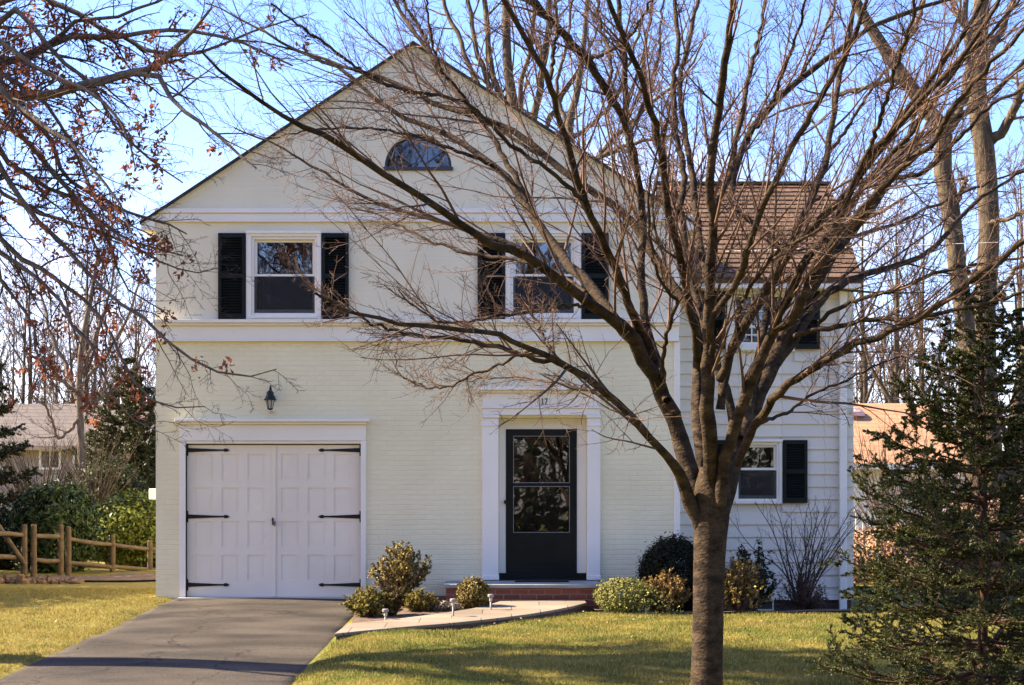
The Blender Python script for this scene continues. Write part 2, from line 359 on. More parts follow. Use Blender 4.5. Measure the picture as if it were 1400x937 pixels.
def bare_tree(name, label, cat, base, H, seed, spread=0.5, trunk_r=0.2, lean=(0, 0), fork=0.3, nl=9, k2=7, k3=6, k4=0, bm='greybark', tm='twig', group=None, limb_ang=(20, 50), loc=None, thin=0.006, limbs=None, up=0.07):
    rng = np.random.default_rng(seed); b = np.array(base, float)
    t = thing(name, label, cat, tuple(b), group)
    pts = [b + np.array([lean[0] * s + rng.normal(0, 0.02) * H * s * (1 - s), lean[1] * s, H * s]) for s in np.linspace(0, 1, 7)]
    p, r = resample(pts, np.linspace(1, 0.12, 7) * trunk_r, 24); r[0] *= 1.35; r[1] *= 1.1
    T, RT = p[None], r[None]
    L1, R1 = spawn(rng, T, RT, nl, (fork, 0.95), spread, limb_ang, 0.62, 12, up, 0.07, 0.15)
    L2, R2 = spawn(rng, L1, R1, k2, (0.2, 1), 0.42, (25, 55), 0.55, 8, 0.06, 0.1, 0.3, thin)
    L3, R3 = spawn(rng, L2, R2, k3, (0.15, 1), 0.5, (25, 55), 0.6, 5, 0.04, 0.12, 0.5, thin * 0.7)
    tw = [tubes(L2, R2, 4), tubes(L3, R3, 3)]
    if k4:
        L4, R4 = spawn(rng, L3, R3, k4, (0.15, 1), 0.5, (25, 55), 0.7, 4, 0.03, 0.12, 0.6, thin * 0.5); tw.append(tubes(L4, R4, 3))
    np_mesh('trunk', *join([tubes(T, RT, 12), tubes(L1, R1, 7)]), M[bm], t, smooth=True)
    np_mesh('crown', *join(tw), M[tm], t)
    return t

def leaf_cloud(rng, C, N, size, asp=0.55, attr=True, fold=0.25):
    """rhombic leaves at points C (n,3) with normals N (n,3)"""
    n = len(C); N = nrm(N); a = nrm(np.cross(N, rng.normal(0, 1, (n, 3)))); b = np.cross(N, a)
    s = (size * rng.uniform(0.6, 1.25, n))[:, None]
    V = np.stack([C - a * s, C + b * s * asp + N * s * fold, C + a * s, C - b * s * asp + N * s * fold], 1).reshape(-1, 3)
    Fc = np.arange(4 * n).reshape(-1, 4)
    return V, Fc, np.repeat(rng.uniform(0, 1, n), 4)

def lumpy(rng, d, amp, k=9):
    """smooth lumpy radius factor for directions d"""
    out = np.zeros(len(d))
    for _ in range(k):
        c = nrm(rng.normal(0, 1, 3)); w = rng.uniform(3, 9)
        out += rng.uniform(-0.3, 1) * np.exp(w * ((d * c).sum(1) - 1))
    return 1 + amp * out

def shrub(name, label, c, rx, ry, rz, n, size, colA, colB, seed, cat='bush', amp=0.25, asp=0.55, spiky=0.0, gloss=0.5, group=None, shell=0.4, ztop=None, stem=True, zcut=-0.95, trans=0.12, spec=0.12):
    """c: base centre on the ground"""
    rng = np.random.default_rng(seed)
    t = thing(name, label, cat, c, group)
    d = nrm(rng.normal(0, 1, (int(n * 1.4), 3))); d = d[d[:, 2] > zcut][:n]
    lum = lumpy(rng, d, amp); rad = lum * (shell + (1 - shell) * rng.uniform(0, 1, len(d)) ** 0.45) + spiky * rng.uniform(0, 1, len(d)) ** 6
    # cluster leaves around fewer centres, leaving gaps
    k = max(60, n // 22); cd = nrm(rng.normal(0, 1, (k, 3))); crad = lumpy(rng, cd, amp) * rng.uniform(0.55, 1.0, k) ** 0.5
    own = rng.integers(0, k, len(d)); near = rng.uniform(0, 1, len(d)) < 0.7
    pts = d * rad[:, None]
    cl = cd[own] * crad[own][:, None] + rng.normal(0, 0.10, (len(d), 3))
    pts[near] = cl[near]
    pts = pts[pts[:, 2] > zcut]
    cen = np.array(c) + np.array([0, 0, rz])
    W = cen + pts * np.array([rx, ry, rz])
    W[:, 2] = np.maximum(W[:, 2], c[2] + 0.01)
    Nn = nrm(pts) + rng.normal(0, 0.6, pts.shape) + np.array([0, 0, 0.3])
    V, Fc, at = leaf_cloud(rng, W, Nn, size, asp)
    key = 'leaf_%s_%s' % (str(colA), str(colB))
    if key not in M: M[key] = mat('leaf', colA, gloss, colB, attr=True, trans=trans, spec=spec)
    np_mesh('foliage', V, Fc, M[key], t, attr=at)
    if stem:
        S = []
        for i in range(14):
            a = rng.uniform(0, 2 * np.pi); e = np.array([rx * 0.7 * math.cos(a), ry * 0.7 * math.sin(a), rz * rng.uniform(0.9, 1.6)])
            S.append(resample([np.array(c) + (0, 0, -0.05), np.array(c) + e * (0.35, 0.35, 0.4), np.array(c) + e], [0.012, 0.009, 0.004], 8)[0])
        S = np.array(S); RS = np.broadcast_to(np.linspace(0.012, 0.004, 8), S.shape[:2])
        L2, R2 = spawn(rng, S, RS, 6, (0.3, 1), 0.4, (25, 55), 0.6, 4, 0.1, 0.1, 0.5, 0.002)
        np_mesh('stems', *join([tubes(S, RS, 5), tubes(L2, R2, 3)]), M['twig'], t)
    return t

# ------------------------------------------------------------------ ground
def zg(x, y):
    x = np.asarray(x, float); y = np.asarray(y, float)
    drive = np.where(y < 20, -0.045 * (20 - y), 0.0)
    drive = np.where(y < 6, -0.63, drive)
    left = drive + 0.02 + 0.10 * sstep(-5.0, -8.0, x) * sstep(20, 14, y)
    right = np.interp(y, [0, 5, 10, 12, 15, 17, 18.5, 19.6, 20.6, 24, 60], [-0.7, -0.6, -0.33, -0.22, -0.12, -0.095, -0.10, -0.17, -0.29, -0.3, -0.3])
    w = sstep(-2.0, -1.45, x); w2 = sstep(-2.2, -0.9, x)
    wr = np.where(y > 16.6, w2 * sstep(-1.5, 1.6, x), w)
    wr = np.where((y > 15.8) & (y <= 16.6), w * (1 - (y - 15.8) / 0.8) + (w2 * sstep(-1.5, 1.6, x)) * (y - 15.8) / 0.8, wr)
    z = left * (1 - wr) + right * wr
    bump = 0.012 * np.sin(x * 1.3 + 1) * np.sin(y * 1.1) + 0.006 * np.sin(3.1 * x + y * 2.3)
    onlawn = np.where((x > -4.75) & (x < -1.9), 0, 1)
    # sink beneath the driveway
    return z + bump * onlawn - 0.05 * (sstep(-4.72, -4.55, x) * sstep(-1.9, -2.05, x)) * (y < 20.3)

def zdrive(y): return -0.045 * (20 - y) if y > 6 else -0.63

xs = np.concatenate([np.linspace(-400, -40, 13), np.linspace(-36, -12, 13), np.arange(-11, 9, 0.12), np.linspace(9.5, 36, 20), np.linspace(45, 400, 12)])
ys = np.concatenate([np.linspace(-200, -20, 8), np.linspace(-16, 4, 11), np.arange(5, 24, 0.12), np.linspace(24.5, 60, 30), np.linspace(80, 600, 12)])
X, Yg = np.meshgrid(xs, ys); Z = zg(X, Yg)
V = np.stack([X, Yg, Z], -1).reshape(-1, 3); nx, ny = len(xs), len(ys)
i = (np.arange(ny - 1)[:, None] * nx + np.arange(nx - 1)[None, :]).ravel()
props(np_mesh('ground', V, np.stack([i, i + 1, i + nx + 1, i + nx], 1), M['lawn'], smooth=True), kind='structure')

# driveway: gently sloping sheet with ragged edges, 3 cm thick
rng = np.random.default_rng(5)
dy = np.arange(5.9, 19.93, 0.05); ed = lambda s: np.convolve(rng.normal(0, s * 1.6, len(dy)), np.ones(7) / 7, 'same') + rng.normal(0, .012, len(dy))
lx = -4.62 - 0.03 * np.sin(dy) + ed(0.03); lx = lx - 0.05 * sstep(17, 12, dy) + 0.10 * sstep(19, 20, dy); rx = -1.95 + 0.05 * np.sin(dy * 0.8 + 2) + ed(0.03) - 0.18 * sstep(18.5, 19.8, dy)
cols = 24; t = np.linspace(0, 1, cols)[None, :]
DX = lx[:, None] * (1 - t) + rx[:, None] * t; DY = np.broadcast_to(dy[:, None], DX.shape)
DZ = np.array([zdrive(y) for y in dy])[:, None] + 0.02 * np.sin(np.pi * t) - 0.0 + 0.004 * np.sin(DX * 2.2) * np.sin(DY * 1.7)
DX = np.concatenate([DX[:, :1] - 0.02, DX, DX[:, -1:] + 0.02], 1); DY = np.concatenate([DY[:, :1], DY, DY[:, -1:]], 1); DZ = np.concatenate([DZ[:, :1] - 0.06, DZ, DZ[:, -1:] - 0.06], 1)
V = np.stack([DX, DY, DZ], -1).reshape(-1, 3); nc = cols + 2; i = (np.arange(len(dy) - 1)[:, None] * nc + np.arange(nc - 1)[None, :]).ravel()
props(np_mesh('driveway', V, np.stack([i, i + 1, i + nc + 1, i + nc], 1), M['asphalt'], smooth=False), kind='structure')
props(MB().box(-4.55, -2.02, 19.85, 20.1, -0.06, 0.012).build('garage_apron', M['concrete'], bevel=0.004), kind='structure')

# curved stone walk
def zw(y): return 0.02 - 0.036 * (18.6 - y)
def wpt(px, py):
    Y = 1.93 / ((py - 690) / F + 0.036); return ((px - 700) * Y / F, Y)
front = [(457, 866.5), (500, 862), (560, 856.5), (610, 852.5), (650, 848.5), (690, 844), (725, 839.5), (760, 833.5), (785, 828.5), (802, 824)]
back = [(800, 821.5), (740, 821), (683, 822), (668, 827), (645, 832), (600, 839), (560, 844), (520, 848.5), (476, 852.5)]
pf = [wpt(*a) for a in front] + [wpt(*a) for a in back]
mb = MB(); mb.slab(pf, [zw(y) - 0.035 for x, y in pf], [zw(y) for x, y in pf])
props(mb.build('walkway', M['stone'], bevel=0.008), kind='structure')
cxm, cym = sum(p[0] for p in pf) / len(pf), sum(p[1] for p in pf) / len(pf)
pb = []
for k_, (x, y) in enumerate(pf):
    (xa, ya), (xb, yb) = pf[k_ - 1], pf[(k_ + 1) % len(pf)]; tx, ty = xb - xa, yb - ya; l_ = math.hypot(tx, ty); pb.append((x - ty / l_ * .02, y + tx / l_ * .02))
props(MB().slab(pb, [zw(y) - 0.22 for x, y in pb], [zw(y) - 0.036 for x, y in pb]).build('walkway_base', M['walkbase']), kind='structure')
# mulch beds
def bed(poly, name):
    import bmesh
    bm = bmesh.new(); vs = [bm.verts.new((x, y, 0)) for x, y in poly]; bm.faces.new(vs)
    bmesh.ops.triangulate(bm, faces=bm.faces[:]); 
    for _ in range(3): bmesh.ops.subdivide_edges(bm, edges=bm.edges[:], cuts=1, use_grid_fill=True)
    rr = np.random.default_rng(3)
    for v in bm.verts: v.co.z = float(zg(v.co.x, v.co.y)) + 0.022 + rr.uniform(0, 0.02)
    me = bpy.data.meshes.new(name); bm.to_mesh(me); bm.free()
    props(link(name, me, M['mulch']), kind='structure')
bed([(-2.1, 19.98), (-1.85, 16.9), (-1.2, 16.95), (-0.5, 17.9), (-0.3, 18.9), (-0.4, 19.98)], 'garden_bed')
bed([(1.0, 19.95), (1.05, 18.5), (2.4, 18.45), (4.2, 18.75), (5.1, 19.6), (5.2, 21.15), (2.3, 21.15), (2.3, 19.95)], 'garden_bed')

# grass blades
rng = np.random.default_rng(11); n = 330000
y = rng.uniform(11.2, 21.8, n); x = rng.uniform(-0.37, 0.37, n) * y
lo = np.interp(y, dy, lx) ; hi = np.interp(y, dy, rx)
fy = np.array([p[1] for p in pf[:10]]); fx = np.array([p[0] for p in pf[:10]])
wfx = np.interp(y, fy, fx)                       # walk's front edge x at this y
right_ok = (x > hi + 0.02) & ((y < 15.5) | (x > wfx + 0.03)) & ((y < 18.75) & ((x < 1.05) | (y < 18.6 + 0.15 * (x - 2.4).clip(0, 3))) | (x > 5.1))
left_ok = (x < lo - 0.0) & ((y < 19.95) | (x < -4.95))
ok = (right_ok & ~((y > 18.35) & (x < 1.3))) | left_ok
x, y = x[ok], y[ok]; n = len(x); z = zg(x, y)
h = rng.uniform(0.012, 0.036, n) * (1 + .45 * np.sin(x * 5.1 + 2 * np.sin(y * 2.3)) * np.sin(y * 6.3 + 2 * np.sin(x * 1.7))); a = rng.uniform(0, 2 * np.pi, n); w = rng.uniform(0.0025, 0.005, n)
dx, dyy = np.cos(a) * w, np.sin(a) * w; lxn, lyn = rng.normal(0, 0.012, n), rng.normal(0, 0.012, n)
V = np.stack([np.stack([x - dx, y - dyy, z - 0.004], 1), np.stack([x + dx, y + dyy, z - 0.004], 1), np.stack([x + lxn, y + lyn, z + h], 1)], 1).reshape(-1, 3)
props(np_mesh('grass', V, np.arange(3 * n).reshape(-1, 3), M['blade'], attr=np.repeat(rng.uniform(0, 1, n), 3)), 'short winter grass growing over the front lawn', 'grass', kind='stuff')

# ------------------------------------------------------------------ house
house = thing('house', 'cream painted brick house with gable front, white trim and black shutters', 'house', (-1.3, 20, 0))
Y0 = 20.0
def fx_(px): return (px - 700) / 100
def fz_(py): return CZ + (690 - py) / 100
def cut_wall(mb, x0, x1, z0, z1, holes, y0, y1):
    """front wall with rectangular openings and their reveals"""
    X_ = sorted({x0, x1, *[h[0] for h in holes], *[h[1] for h in holes]}); Z_ = sorted({z0, z1, *[h[2] for h in holes], *[h[3] for h in holes]})
    inside = lambda cx, cz: any(h[0] < cx < h[1] and h[2] < cz < h[3] for h in holes)
    for a, b in zip(X_, X_[1:]):
        for c, d in zip(Z_, Z_[1:]):
            if not inside((a + b) / 2, (c + d) / 2):
                mb.add([(a, y0, c), (b, y0, c), (b, y0, d), (a, y0, d)], [(0, 1, 2, 3)])
                mb.add([(a, y1, c), (a, y1, d), (b, y1, d), (b, y1, c)], [(0, 1, 2, 3)])
    for a, b, c, d in holes:
        mb.add([(a, y0, c), (a, y1, c), (a, y1, d), (a, y0, d)], [(0, 1, 2, 3)]); mb.add([(b, y0, c), (b, y0, d), (b, y1, d), (b, y1, c)], [(0, 1, 2, 3)])
        mb.add([(a, y0, d), (b, y0, d), (b, y1, d), (a, y1, d)], [(3, 2, 1, 0)]); mb.add([(a, y0, c), (b, y0, c), (b, y1, c), (a, y1, c)], [(0, 1, 2, 3)])
XL, XR = fx_(213), fx_(928)
G = (fx_(254), fx_(493.5), -0.05, fz_(607)); D = (fx_(682), fx_(802.5), 0.25, fz_(571))
W1 = (fx_(344), fx_(434), fz_(432), fz_(324)); W2 = (fx_(698), fx_(788), fz_(432), fz_(324))
zb = fz_(455); YB = 29.0
mb = MB(); cut_wall(mb, XL, XR, -0.4, zb, [G, D], Y0, Y0 + 0.28)
mb.add([(XL, Y0, -0.4), (XL, YB, -0.4), (XL, YB, fz_(295)), (XL, Y0, fz_(295))], [(0, 1, 2, 3)][::1]); mb.add([(XR, Y0, -0.4), (XR, YB, -0.4), (XR, YB, fz_(295)), (XR, Y0, fz_(295))], [(0, 1, 2, 3)])
mb.box(XL, XR, YB, YB + 0.2, -0.4, fz_(295))
mb.build('wall', M['brick'], house)
mb = MB(); cut_wall(mb, XL, XR, zb, fz_(295), [W1, W2], Y0, Y0 + 0.22)
mb.build('upper_wall', M['stucco'], house)
# gable with half-round opening
PK = (fx_(565.5), fz_(62)); zc = fz_(295); hw = fx_(571.5); hz = fz_(229); hr = 0.46; hh = 0.46
arc = [(hw + hr * math.cos(a), hz + hh * math.sin(a)) for a in np.linspace(math.pi, 0, 17)]
mb = MB(); EL_, ER_ = (XL - 0.02, zc), (XR + 0.02, zc)
EL2, ER2 = (XL, zc + 0.06), (XR, zc + 0.06)
lowl = [(XL, zc), (hw - hr, hz)]
pts = [(XL, zc), (hw - hr, hz)] + arc[1:9] + [PK]                                   # left half
def face(pl, y): return [(x, y, z) for x, z in pl]
mb.add(face([(XL, zc), (hw, zc), (hw, hz), (hw - hr, hz)], Y0), [(0, 1, 2, 3)])
mb.add(face([(hw, zc), (XR, zc), (hw + hr, hz), (hw, hz)], Y0), [(0, 1, 2, 3)])
la, ra = arc[:9], arc[8:]
for a, b in zip(la, la[1:]):
    pass
topL = [(XL + (PK[0] - XL) * s, zc + 0.0 + (PK[1] - zc) * s) for s in np.linspace(0, 1, 9)]
topR = [(PK[0] + (XR - PK[0]) * s, PK[1] + (zc - PK[1]) * s) for s in np.linspace(0, 1, 9)]
for k in range(8):
    mb.add(face([la[k], la[k + 1], topL[k + 1], topL[k]], Y0), [(0, 1, 2, 3)])
    mb.add(face([ra[k], ra[k + 1], topR[k + 1], topR[k]], Y0), [(0, 1, 2, 3)])
for a, b in zip(arc, arc[1:]): mb.add([(a[0], Y0, a[1]), (b[0], Y0, b[1]), (b[0], Y0 + .15, b[1]), (a[0], Y0 + .15, a[1])], [(0, 1, 2, 3)])
mb.build('gable', M['stucco'], house)
MB().prism([(XL, zc), (XR, zc), PK], YB + .15, YB + .2).build('back_gable', M['stucco'], house)
# half-round window
mb = MB()
arco = [(hw + (hr + .0) * math.cos(a), hz + hh * math.sin(a)) for a in np.linspace(0, math.pi, 17)]
arci = [(hw + (hr - .035) * math.cos(a), hz + .02 + (hh - .05) * math.sin(a)) for a in np.linspace(0, math.pi, 17)]
for k in range(16): mb.prism([arci[k], arco[k], arco[k + 1], arci[k + 1]], Y0 + .05, Y0 + .10)
mb.box(hw - hr - .02, hw + hr + .02, Y0 - .03, Y0 + .1, hz - .045, hz)
fan = mb.build('half_round_window', mat('dull_blue_paint', (0.05, 0.052, 0.075), 0.6), house)
mb = MB()
for a in (36, 72, 108, 144):
    c, s_ = math.cos(R(a)), math.sin(R(a)); px_, pz_ = -s_ * .009, c * .009
    mb.prism([(hw + .1 * c - px_, hz + .1 * s_ - pz_), (hw + .42 * c - px_, hz + .42 * s_ - pz_), (hw + .42 * c + px_, hz + .42 * s_ + pz_), (hw + .1 * c + px_, hz + .1 * s_ + pz_)][::1], Y0 + .06, Y0 + .085)
mb.build('muntin', mat('dull_blue_muntin', (0.13, 0.14, 0.2), 0.6), fan)
MB().prism([(x, z) for x, z in arco], Y0 + .09, Y0 + .096).build('pane', M['glass2'], fan)
# roof: two slopes
mb = MB(); th = 0.038
sl = (PK[1] - zc) / (PK[0] - XL); sr = (PK[1] - zc) / (XR - PK[0]); ov = 0.2
yA, yB = Y0 - 0.08, YB + 0.3
for (xe, s_) in ((XL - ov, sl), (XR + ov, sr)):
    ze = zc - ov * s_
    a = [(PK[0], PK[1]), (xe, ze), (xe, ze + th), (PK[0], PK[1] + th)]
    if xe > PK[0]: a = a[::-1]
    mb.prism(a, yA, yB)
mb.build('roof', M['darkroof'], house)
mb = MB()   # thin dark rake boards tucked under the roof edge
for (xe, s_) in ((XL - .02, sl), (XR + .02, sr)):
    ze = zc + .02 * s_ * 0; a = [(PK[0], PK[1] - .045), (xe, ze - .045), (xe, ze - .003), (PK[0], PK[1] - .003)]
    if xe > PK[0]: a = a[::-1]
    mb.prism(a, Y0 - .03, Y0 - .002)
mb.build('rake_board', M['stucco'], house)
# eave boxes
for x0, x1 in ((XL - .19, XL - .003), (XR + .003, XR + .22)):
    MB().box(x0, x1, Y0 - .06, YB, fz_(316), fz_(296)).build('eave_box', M['white'], house, bevel=.006)
# cornice band at the eaves
MB().box(XL - .01, XR + .01, Y0 - .05, Y0 - .001, fz_(292), fz_(286)).box(XL, XR, Y0 - .028, Y0 - .001, fz_(301), fz_(292.3)).box(XL, XR, Y0 - .04, Y0 - .001, fz_(304), fz_(301.2)).build('cornice', M['white'], house, bevel=.004)
# belt course
MB().box(XL - .015, XR, Y0 - .11, Y0 - .001, fz_(442.5), fz_(438)).box(XL - .004, XR - .0, Y0 - .07, Y0 - .001, fz_(446), fz_(442.7)).box(XL - .002, XR, Y0 - .035, Y0 - .001, fz_(465), fz_(446.2)).box(XL - .01, XR, Y0 - .06, Y0 - .001, fz_(467.3), fz_(465.2)).build('belt_course', M['white'], house, bevel=.004)
MB().box(fx_(921.5), fx_(929.5), Y0 - .02, Y0 + .12, fz_(845), fz_(467.6)).box(fx_(921.5), fx_(929.5), Y0 - .02, Y0 + .12, fz_(437), fz_(304.4)).build('corner_board', M['white'], house, bevel=.004)

def shutter(x0, x1, z0, z1, Y, label=None):
    mb = MB(); fr = .045; y0, y1 = Y - .045, Y - .003
    mb.box(x0, x0 + fr, y0, y1, z0, z1).box(x1 - fr, x1, y0, y1, z0, z1)
    mz = (z0 + z1) / 2
    for a, b in ((z0, z0 + .07), (mz - .03, mz + .03), (z1 - .06, z1)): mb.box(x0 + fr, x1 - fr, y0 + .001, y1, a, b)
    for a, b in ((z0 + .07, mz - .03), (mz + .03, z1 - .06)):
        k = int((b - a) / .035)
        for q in range(k):
            c = a + (b - a) * (q + .5) / k
            mb.add([(x0 + fr, y0 + .006, c - .016), (x1 - fr, y0 + .006, c - .016), (x1 - fr, y1 - .006, c + .016), (x0 + fr, y1 - .006, c + .016),
                    (x0 + fr, y0 + .011, c - .019), (x1 - fr, y0 + .011, c - .019), (x1 - fr, y1 - .001, c + .013), (x0 + fr, y1 - .001, c + .013)],
                   [(0, 1, 2, 3), (7, 6, 5, 4), (0, 4, 5, 1), (1, 5, 6, 2), (2, 6, 7, 3), (3, 7, 4, 0)])
        mb.box(x0 + fr, x1 - fr, y1 - .002, y1 - .0005, a, b)
    return mb.build('shutter', M['black'], house)

def ring(mb, x0, x1, z0, z1, w, y0, y1, wb=None):
    wb = wb or w
    return mb.box(x0, x0 + w, y0, y1, z0, z1).box(x1 - w, x1, y0, y1, z0, z1).box(x0 + w, x1 - w, y0, y1, z0, z0 + wb).box(x0 + w, x1 - w, y0, y1, z1 - w, z1)

M['screen'] = bpy.data.materials.new('insect_screen'); M['screen'].use_nodes = True
_n, _l = M['screen'].node_tree.nodes, M['screen'].node_tree.links
_t = _n.new('ShaderNodeBsdfTransparent'); _m = _n.new('ShaderNodeMixShader'); _m.inputs[0].default_value = .5
_n['Principled BSDF'].inputs['Base Color'].default_value = (.012, .012, .012, 1)
_l.new(_t.outputs[0], _m.inputs[1]); _l.new(_n['Principled BSDF'].outputs[0], _m.inputs[2]); _l.new(_m.outputs[0], _n['Material Output'].inputs['Surface'])

def window(cas, op, mid, Y, label, cas_w=.09, muntin=None, screen=True, curtain=True, gl='glass'):
    """cas: outer casing rect, op: opening, mid: height of the meeting rail"""
    x0, x1, z0, z1 = cas; a, b, c, d = op
    mb = MB()
    mb.box(x0, a, Y - .035, Y - .002, z0, z1).box(b, x1, Y - .035, Y - .002, z0, z1).box(a, b, Y - .035, Y - .002, d, z1).box(a, b, Y - .035, Y - .002, z0, c)
    mb.box(x0 - .005, x1 + .005, Y - .055, Y - .036 + .001, z1 - .03, z1 + .005)
    mb.box(a - .01, b + .01, Y - .06, Y - .0355, c - .035, c - .002)
    w = mb.build('window', M['white'], house, bevel=.003); w['label'] = label
    ring(MB(), a + .001, b - .001, c + .001, d - .001, .035, Y - .012, Y + .03).build('frame', M['white'], w, bevel=.002)
    ring(MB(), a + .036, b - .036, mid, d - .036, .035, Y + .032, Y + .06).build('sash', M['white'], w, bevel=.002)
    ring(MB(), a + .036, b - .036, c + .036, mid + .03, .03, Y + .004, Y + .03, .05).build('sash', M['white'], w, bevel=.002)
    MB().box(a + .06, b - .06, Y + .044, Y + .048, mid + .02, d - .06).build('pane', M[gl], w)
    MB().box(a + .06, b - .06, Y + .016, Y + .020, c + .07, mid + .01).build('pane', M['glass2'], w)
    if screen: MB().box(a + .037, b - .037, Y + .0, Y + .0015, c + .037, mid - .002).build('insect_screen', M['screen'], w)
    if muntin:
        nx_, nz_ = muntin; mb = MB()
        for lo, hi, y in ((mid + .035, d - .07, Y + .036), (c + .085, mid, Y + .006)):
            for q in range(1, nx_):
                xx = a + .07 + (b - a - .14) * q / nx_; mb.box(xx - .008, xx + .008, y, y + .007, lo, hi)
            for q in range(1, nz_):
                zz = lo + (hi - lo) * q / nz_; mb.box(a + .071, b - .071, y + .001, y + .006, zz - .008, zz + .008)
        mb.build('muntin', M['white'], w)
    if curtain:
        n_ = 60; pts = []
        for s0, s1 in ((0.02, .26), (.74, .98)):
            q = np.linspace(s0, s1, n_); xx = a + (b - a) * q; yy = Y + .2 + .018 * np.sin(q * 130)
            V = np.concatenate([np.stack([xx, yy, np.full(n_, c)], 1), np.stack([xx, yy, np.full(n_, d)], 1)]); k = np.arange(n_ - 1)
            np_mesh('curtain', V, np.stack([k, k + 1, k + 1 + n_, k + n_], 1), M['curtain'], w, smooth=True)
    MB().box(a - .1, b + .1, Y + 1.2, Y + 1.25, c - .3, d + .2).build('interior', M['interior'], w)
    return w
window((fx_(337), fx_(439.5), fz_(437.5), fz_(317)), W1, fz_(378), Y0, 'upstairs window on the left', screen=True)
window((fx_(691), fx_(794.5), fz_(437.5), fz_(317)), W2, fz_(378), Y0, 'upstairs window behind the branches')
for a, b in ((299, 336), (440.3, 477), (653, 690.3), (795.2, 832)): shutter(fx_(a), fx_(b), fz_(437), fz_(319.5), Y0)

# garage surround and doors
mb = MB()
mb.box(fx_(246), fx_(254), Y0 - .03, Y0 + .06, -.03, fz_(603)).box(fx_(493.5), fx_(500.5), Y0 - .03, Y0 + .06, -.03, fz_(603))
mb.box(fx_(246), fx_(500.5), Y0 - .035, Y0 - .001, fz_(602.8), fz_(581)).box(fx_(244), fx_(502), Y0 - .075, Y0 - .001, fz_(580.8), fz_(577.5)).box(fx_(241), fx_(505), Y0 - .12, Y0 - .001, fz_(577.3), fz_(573.5))
mb.box(fx_(254), fx_(493.5), Y0 - .015, Y0 + .06, fz_(606.5), fz_(603.01))
mb.build('garage_surround', M['white'], house, bevel=.004)
yd = Y0 + .05
rows = [(621, 656), (667, 702), (713, 748), (759, 794)]
for side, (x0, x1, colsx) in enumerate(((254.6, 373.2, [(266, 290), (302, 325.5), (337.5, 361)]), (374.2, 493, [(383.5, 408), (420, 445), (456, 480.5)]))):
    mb = MB(); holes = [(fx_(a), fx_(b), fz_(d), fz_(c)) for a, b in colsx for c, d in rows]
    cut_wall(mb, fx_(x0), fx_(x1), .015, fz_(608.5), holes, yd, yd + .025)
    a0, a1, c0, c1 = fx_(x0), fx_(x1), .015, fz_(608.5)
    for q in ([(a0, yd, c0), (a0, yd + .05, c0), (a0, yd + .05, c1), (a0, yd, c1)], [(a1, yd, c0), (a1, yd, c1), (a1, yd + .05, c1), (a1, yd + .05, c0)], [(a0, yd, c1), (a0, yd + .05, c1), (a1, yd + .05, c1), (a1, yd, c1)], [(a0, yd, c0), (a1, yd, c0), (a1, yd + .05, c0), (a0, yd + .05, c0)]):
        mb.add(q, [(0, 1, 2, 3)])
    dr = mb.build('garage_door', M['garage'], house)
    dr['label'] = ('left', 'right')[side] + ' leaf of the panelled garage door'
    mb = MB()
    for a, b, c, d in holes:
        mb.box(a, b, yd + .010, yd + .024, c, d)
        mb.box(a + .03, b - .03, yd + .0075, yd + .0101, c + .03, d - .03)
    mb.build('panel', M['garage'], dr)
    for py in (615.5, 706.5, 800):
        s_ = 1 if side == 0 else -1; xh = fx_(255) if side == 0 else fx_(492.5); zh = fz_(py); L_ = .58
        mb = MB(); pts = [(0, -.03), (.42, -.012), (.50, -.011), (.515, -.024), (.55, -.02), (L_, 0), (.55, .02), (.515, .024), (.50, .011), (.42, .012), (0, .03)]
        pl = [(xh + s_ * a, zh + b) for a, b in pts]
        if s_ < 0: pl = pl[::-1]
        mb.prism(pl, yd - .012, yd - .002)
        mb.box(xh - .014, xh + .014, yd - .016, yd - .0125 + .01, zh - .078, zh + .078)
        for q in (.06, .2, .36): mb.lathe((xh + s_ * q, yd - .019, zh), [(.004, 0), (.009, .004), (.009, .008)], 8, 'y')
        mb.build('hinge', M['iron'], dr)
    if side == 0:
        MB().box(fx_(371.8), fx_(376.4), yd - .014, yd - .002, .02, fz_(609)).build('astragal', M['garage'], dr, bevel=.003)
        mb = MB().lathe((fx_(372.5), yd - .05, fz_(711)), [(.008, .035), (.008, .02), (.016, .01), (.014, 0), (.006, -.004)], 10, 'y')
        mb.box(fx_(371.6), fx_(373.4), yd - .024, yd - .0145, fz_(718), fz_(708)).box(fx_(375), fx_(376.2), yd - .035, yd - .0145, fz_(719.5), fz_(713))
        mb.build('handle', M['iron'], dr)
MB().box(fx_(254), fx_(493.5), Y0 + .9, Y0 + .95, 0, 2.2).build('garage_interior', M['interior'], house)

# front door surround
mb = MB()
for a, b in ((659.5, 681.5), (803, 820.5)):
    mb.box(fx_(a), fx_(b), Y0 - .05, Y0 + .0, .30, fz_(572)); mb.box(fx_(a) - .008, fx_(b) + .008, Y0 - .065, Y0 - .0, .252, .31)
    mb.box(fx_(a) - .008, fx_(b) + .008, Y0 - .062, Y0 - .0, fz_(583), fz_(580.5)); mb.box(fx_(a) - .012, fx_(b) + .012, Y0 - .07, Y0, fz_(571.8), fz_(568))
mb.box(fx_(660), fx_(820), Y0 - .055, Y0 - .001, fz_(567.8), fz_(559)).box(fx_(659), fx_(821.5), Y0 - .075, Y0 - .001, fz_(558.9), fz_(556.5)).box(fx_(660), fx_(820.5), Y0 - .045, Y0 - .001, fz_(556.3), fz_(538))
mb.box(fx_(658), fx_(822.5), Y0 - .085, Y0 - .001, fz_(537.8), fz_(534.5)).box(fx_(655), fx_(826), Y0 - .14, Y0 - .001, fz_(534.3), fz_(530))
mb.build('door_surround', M['white'], house, bevel=.004)
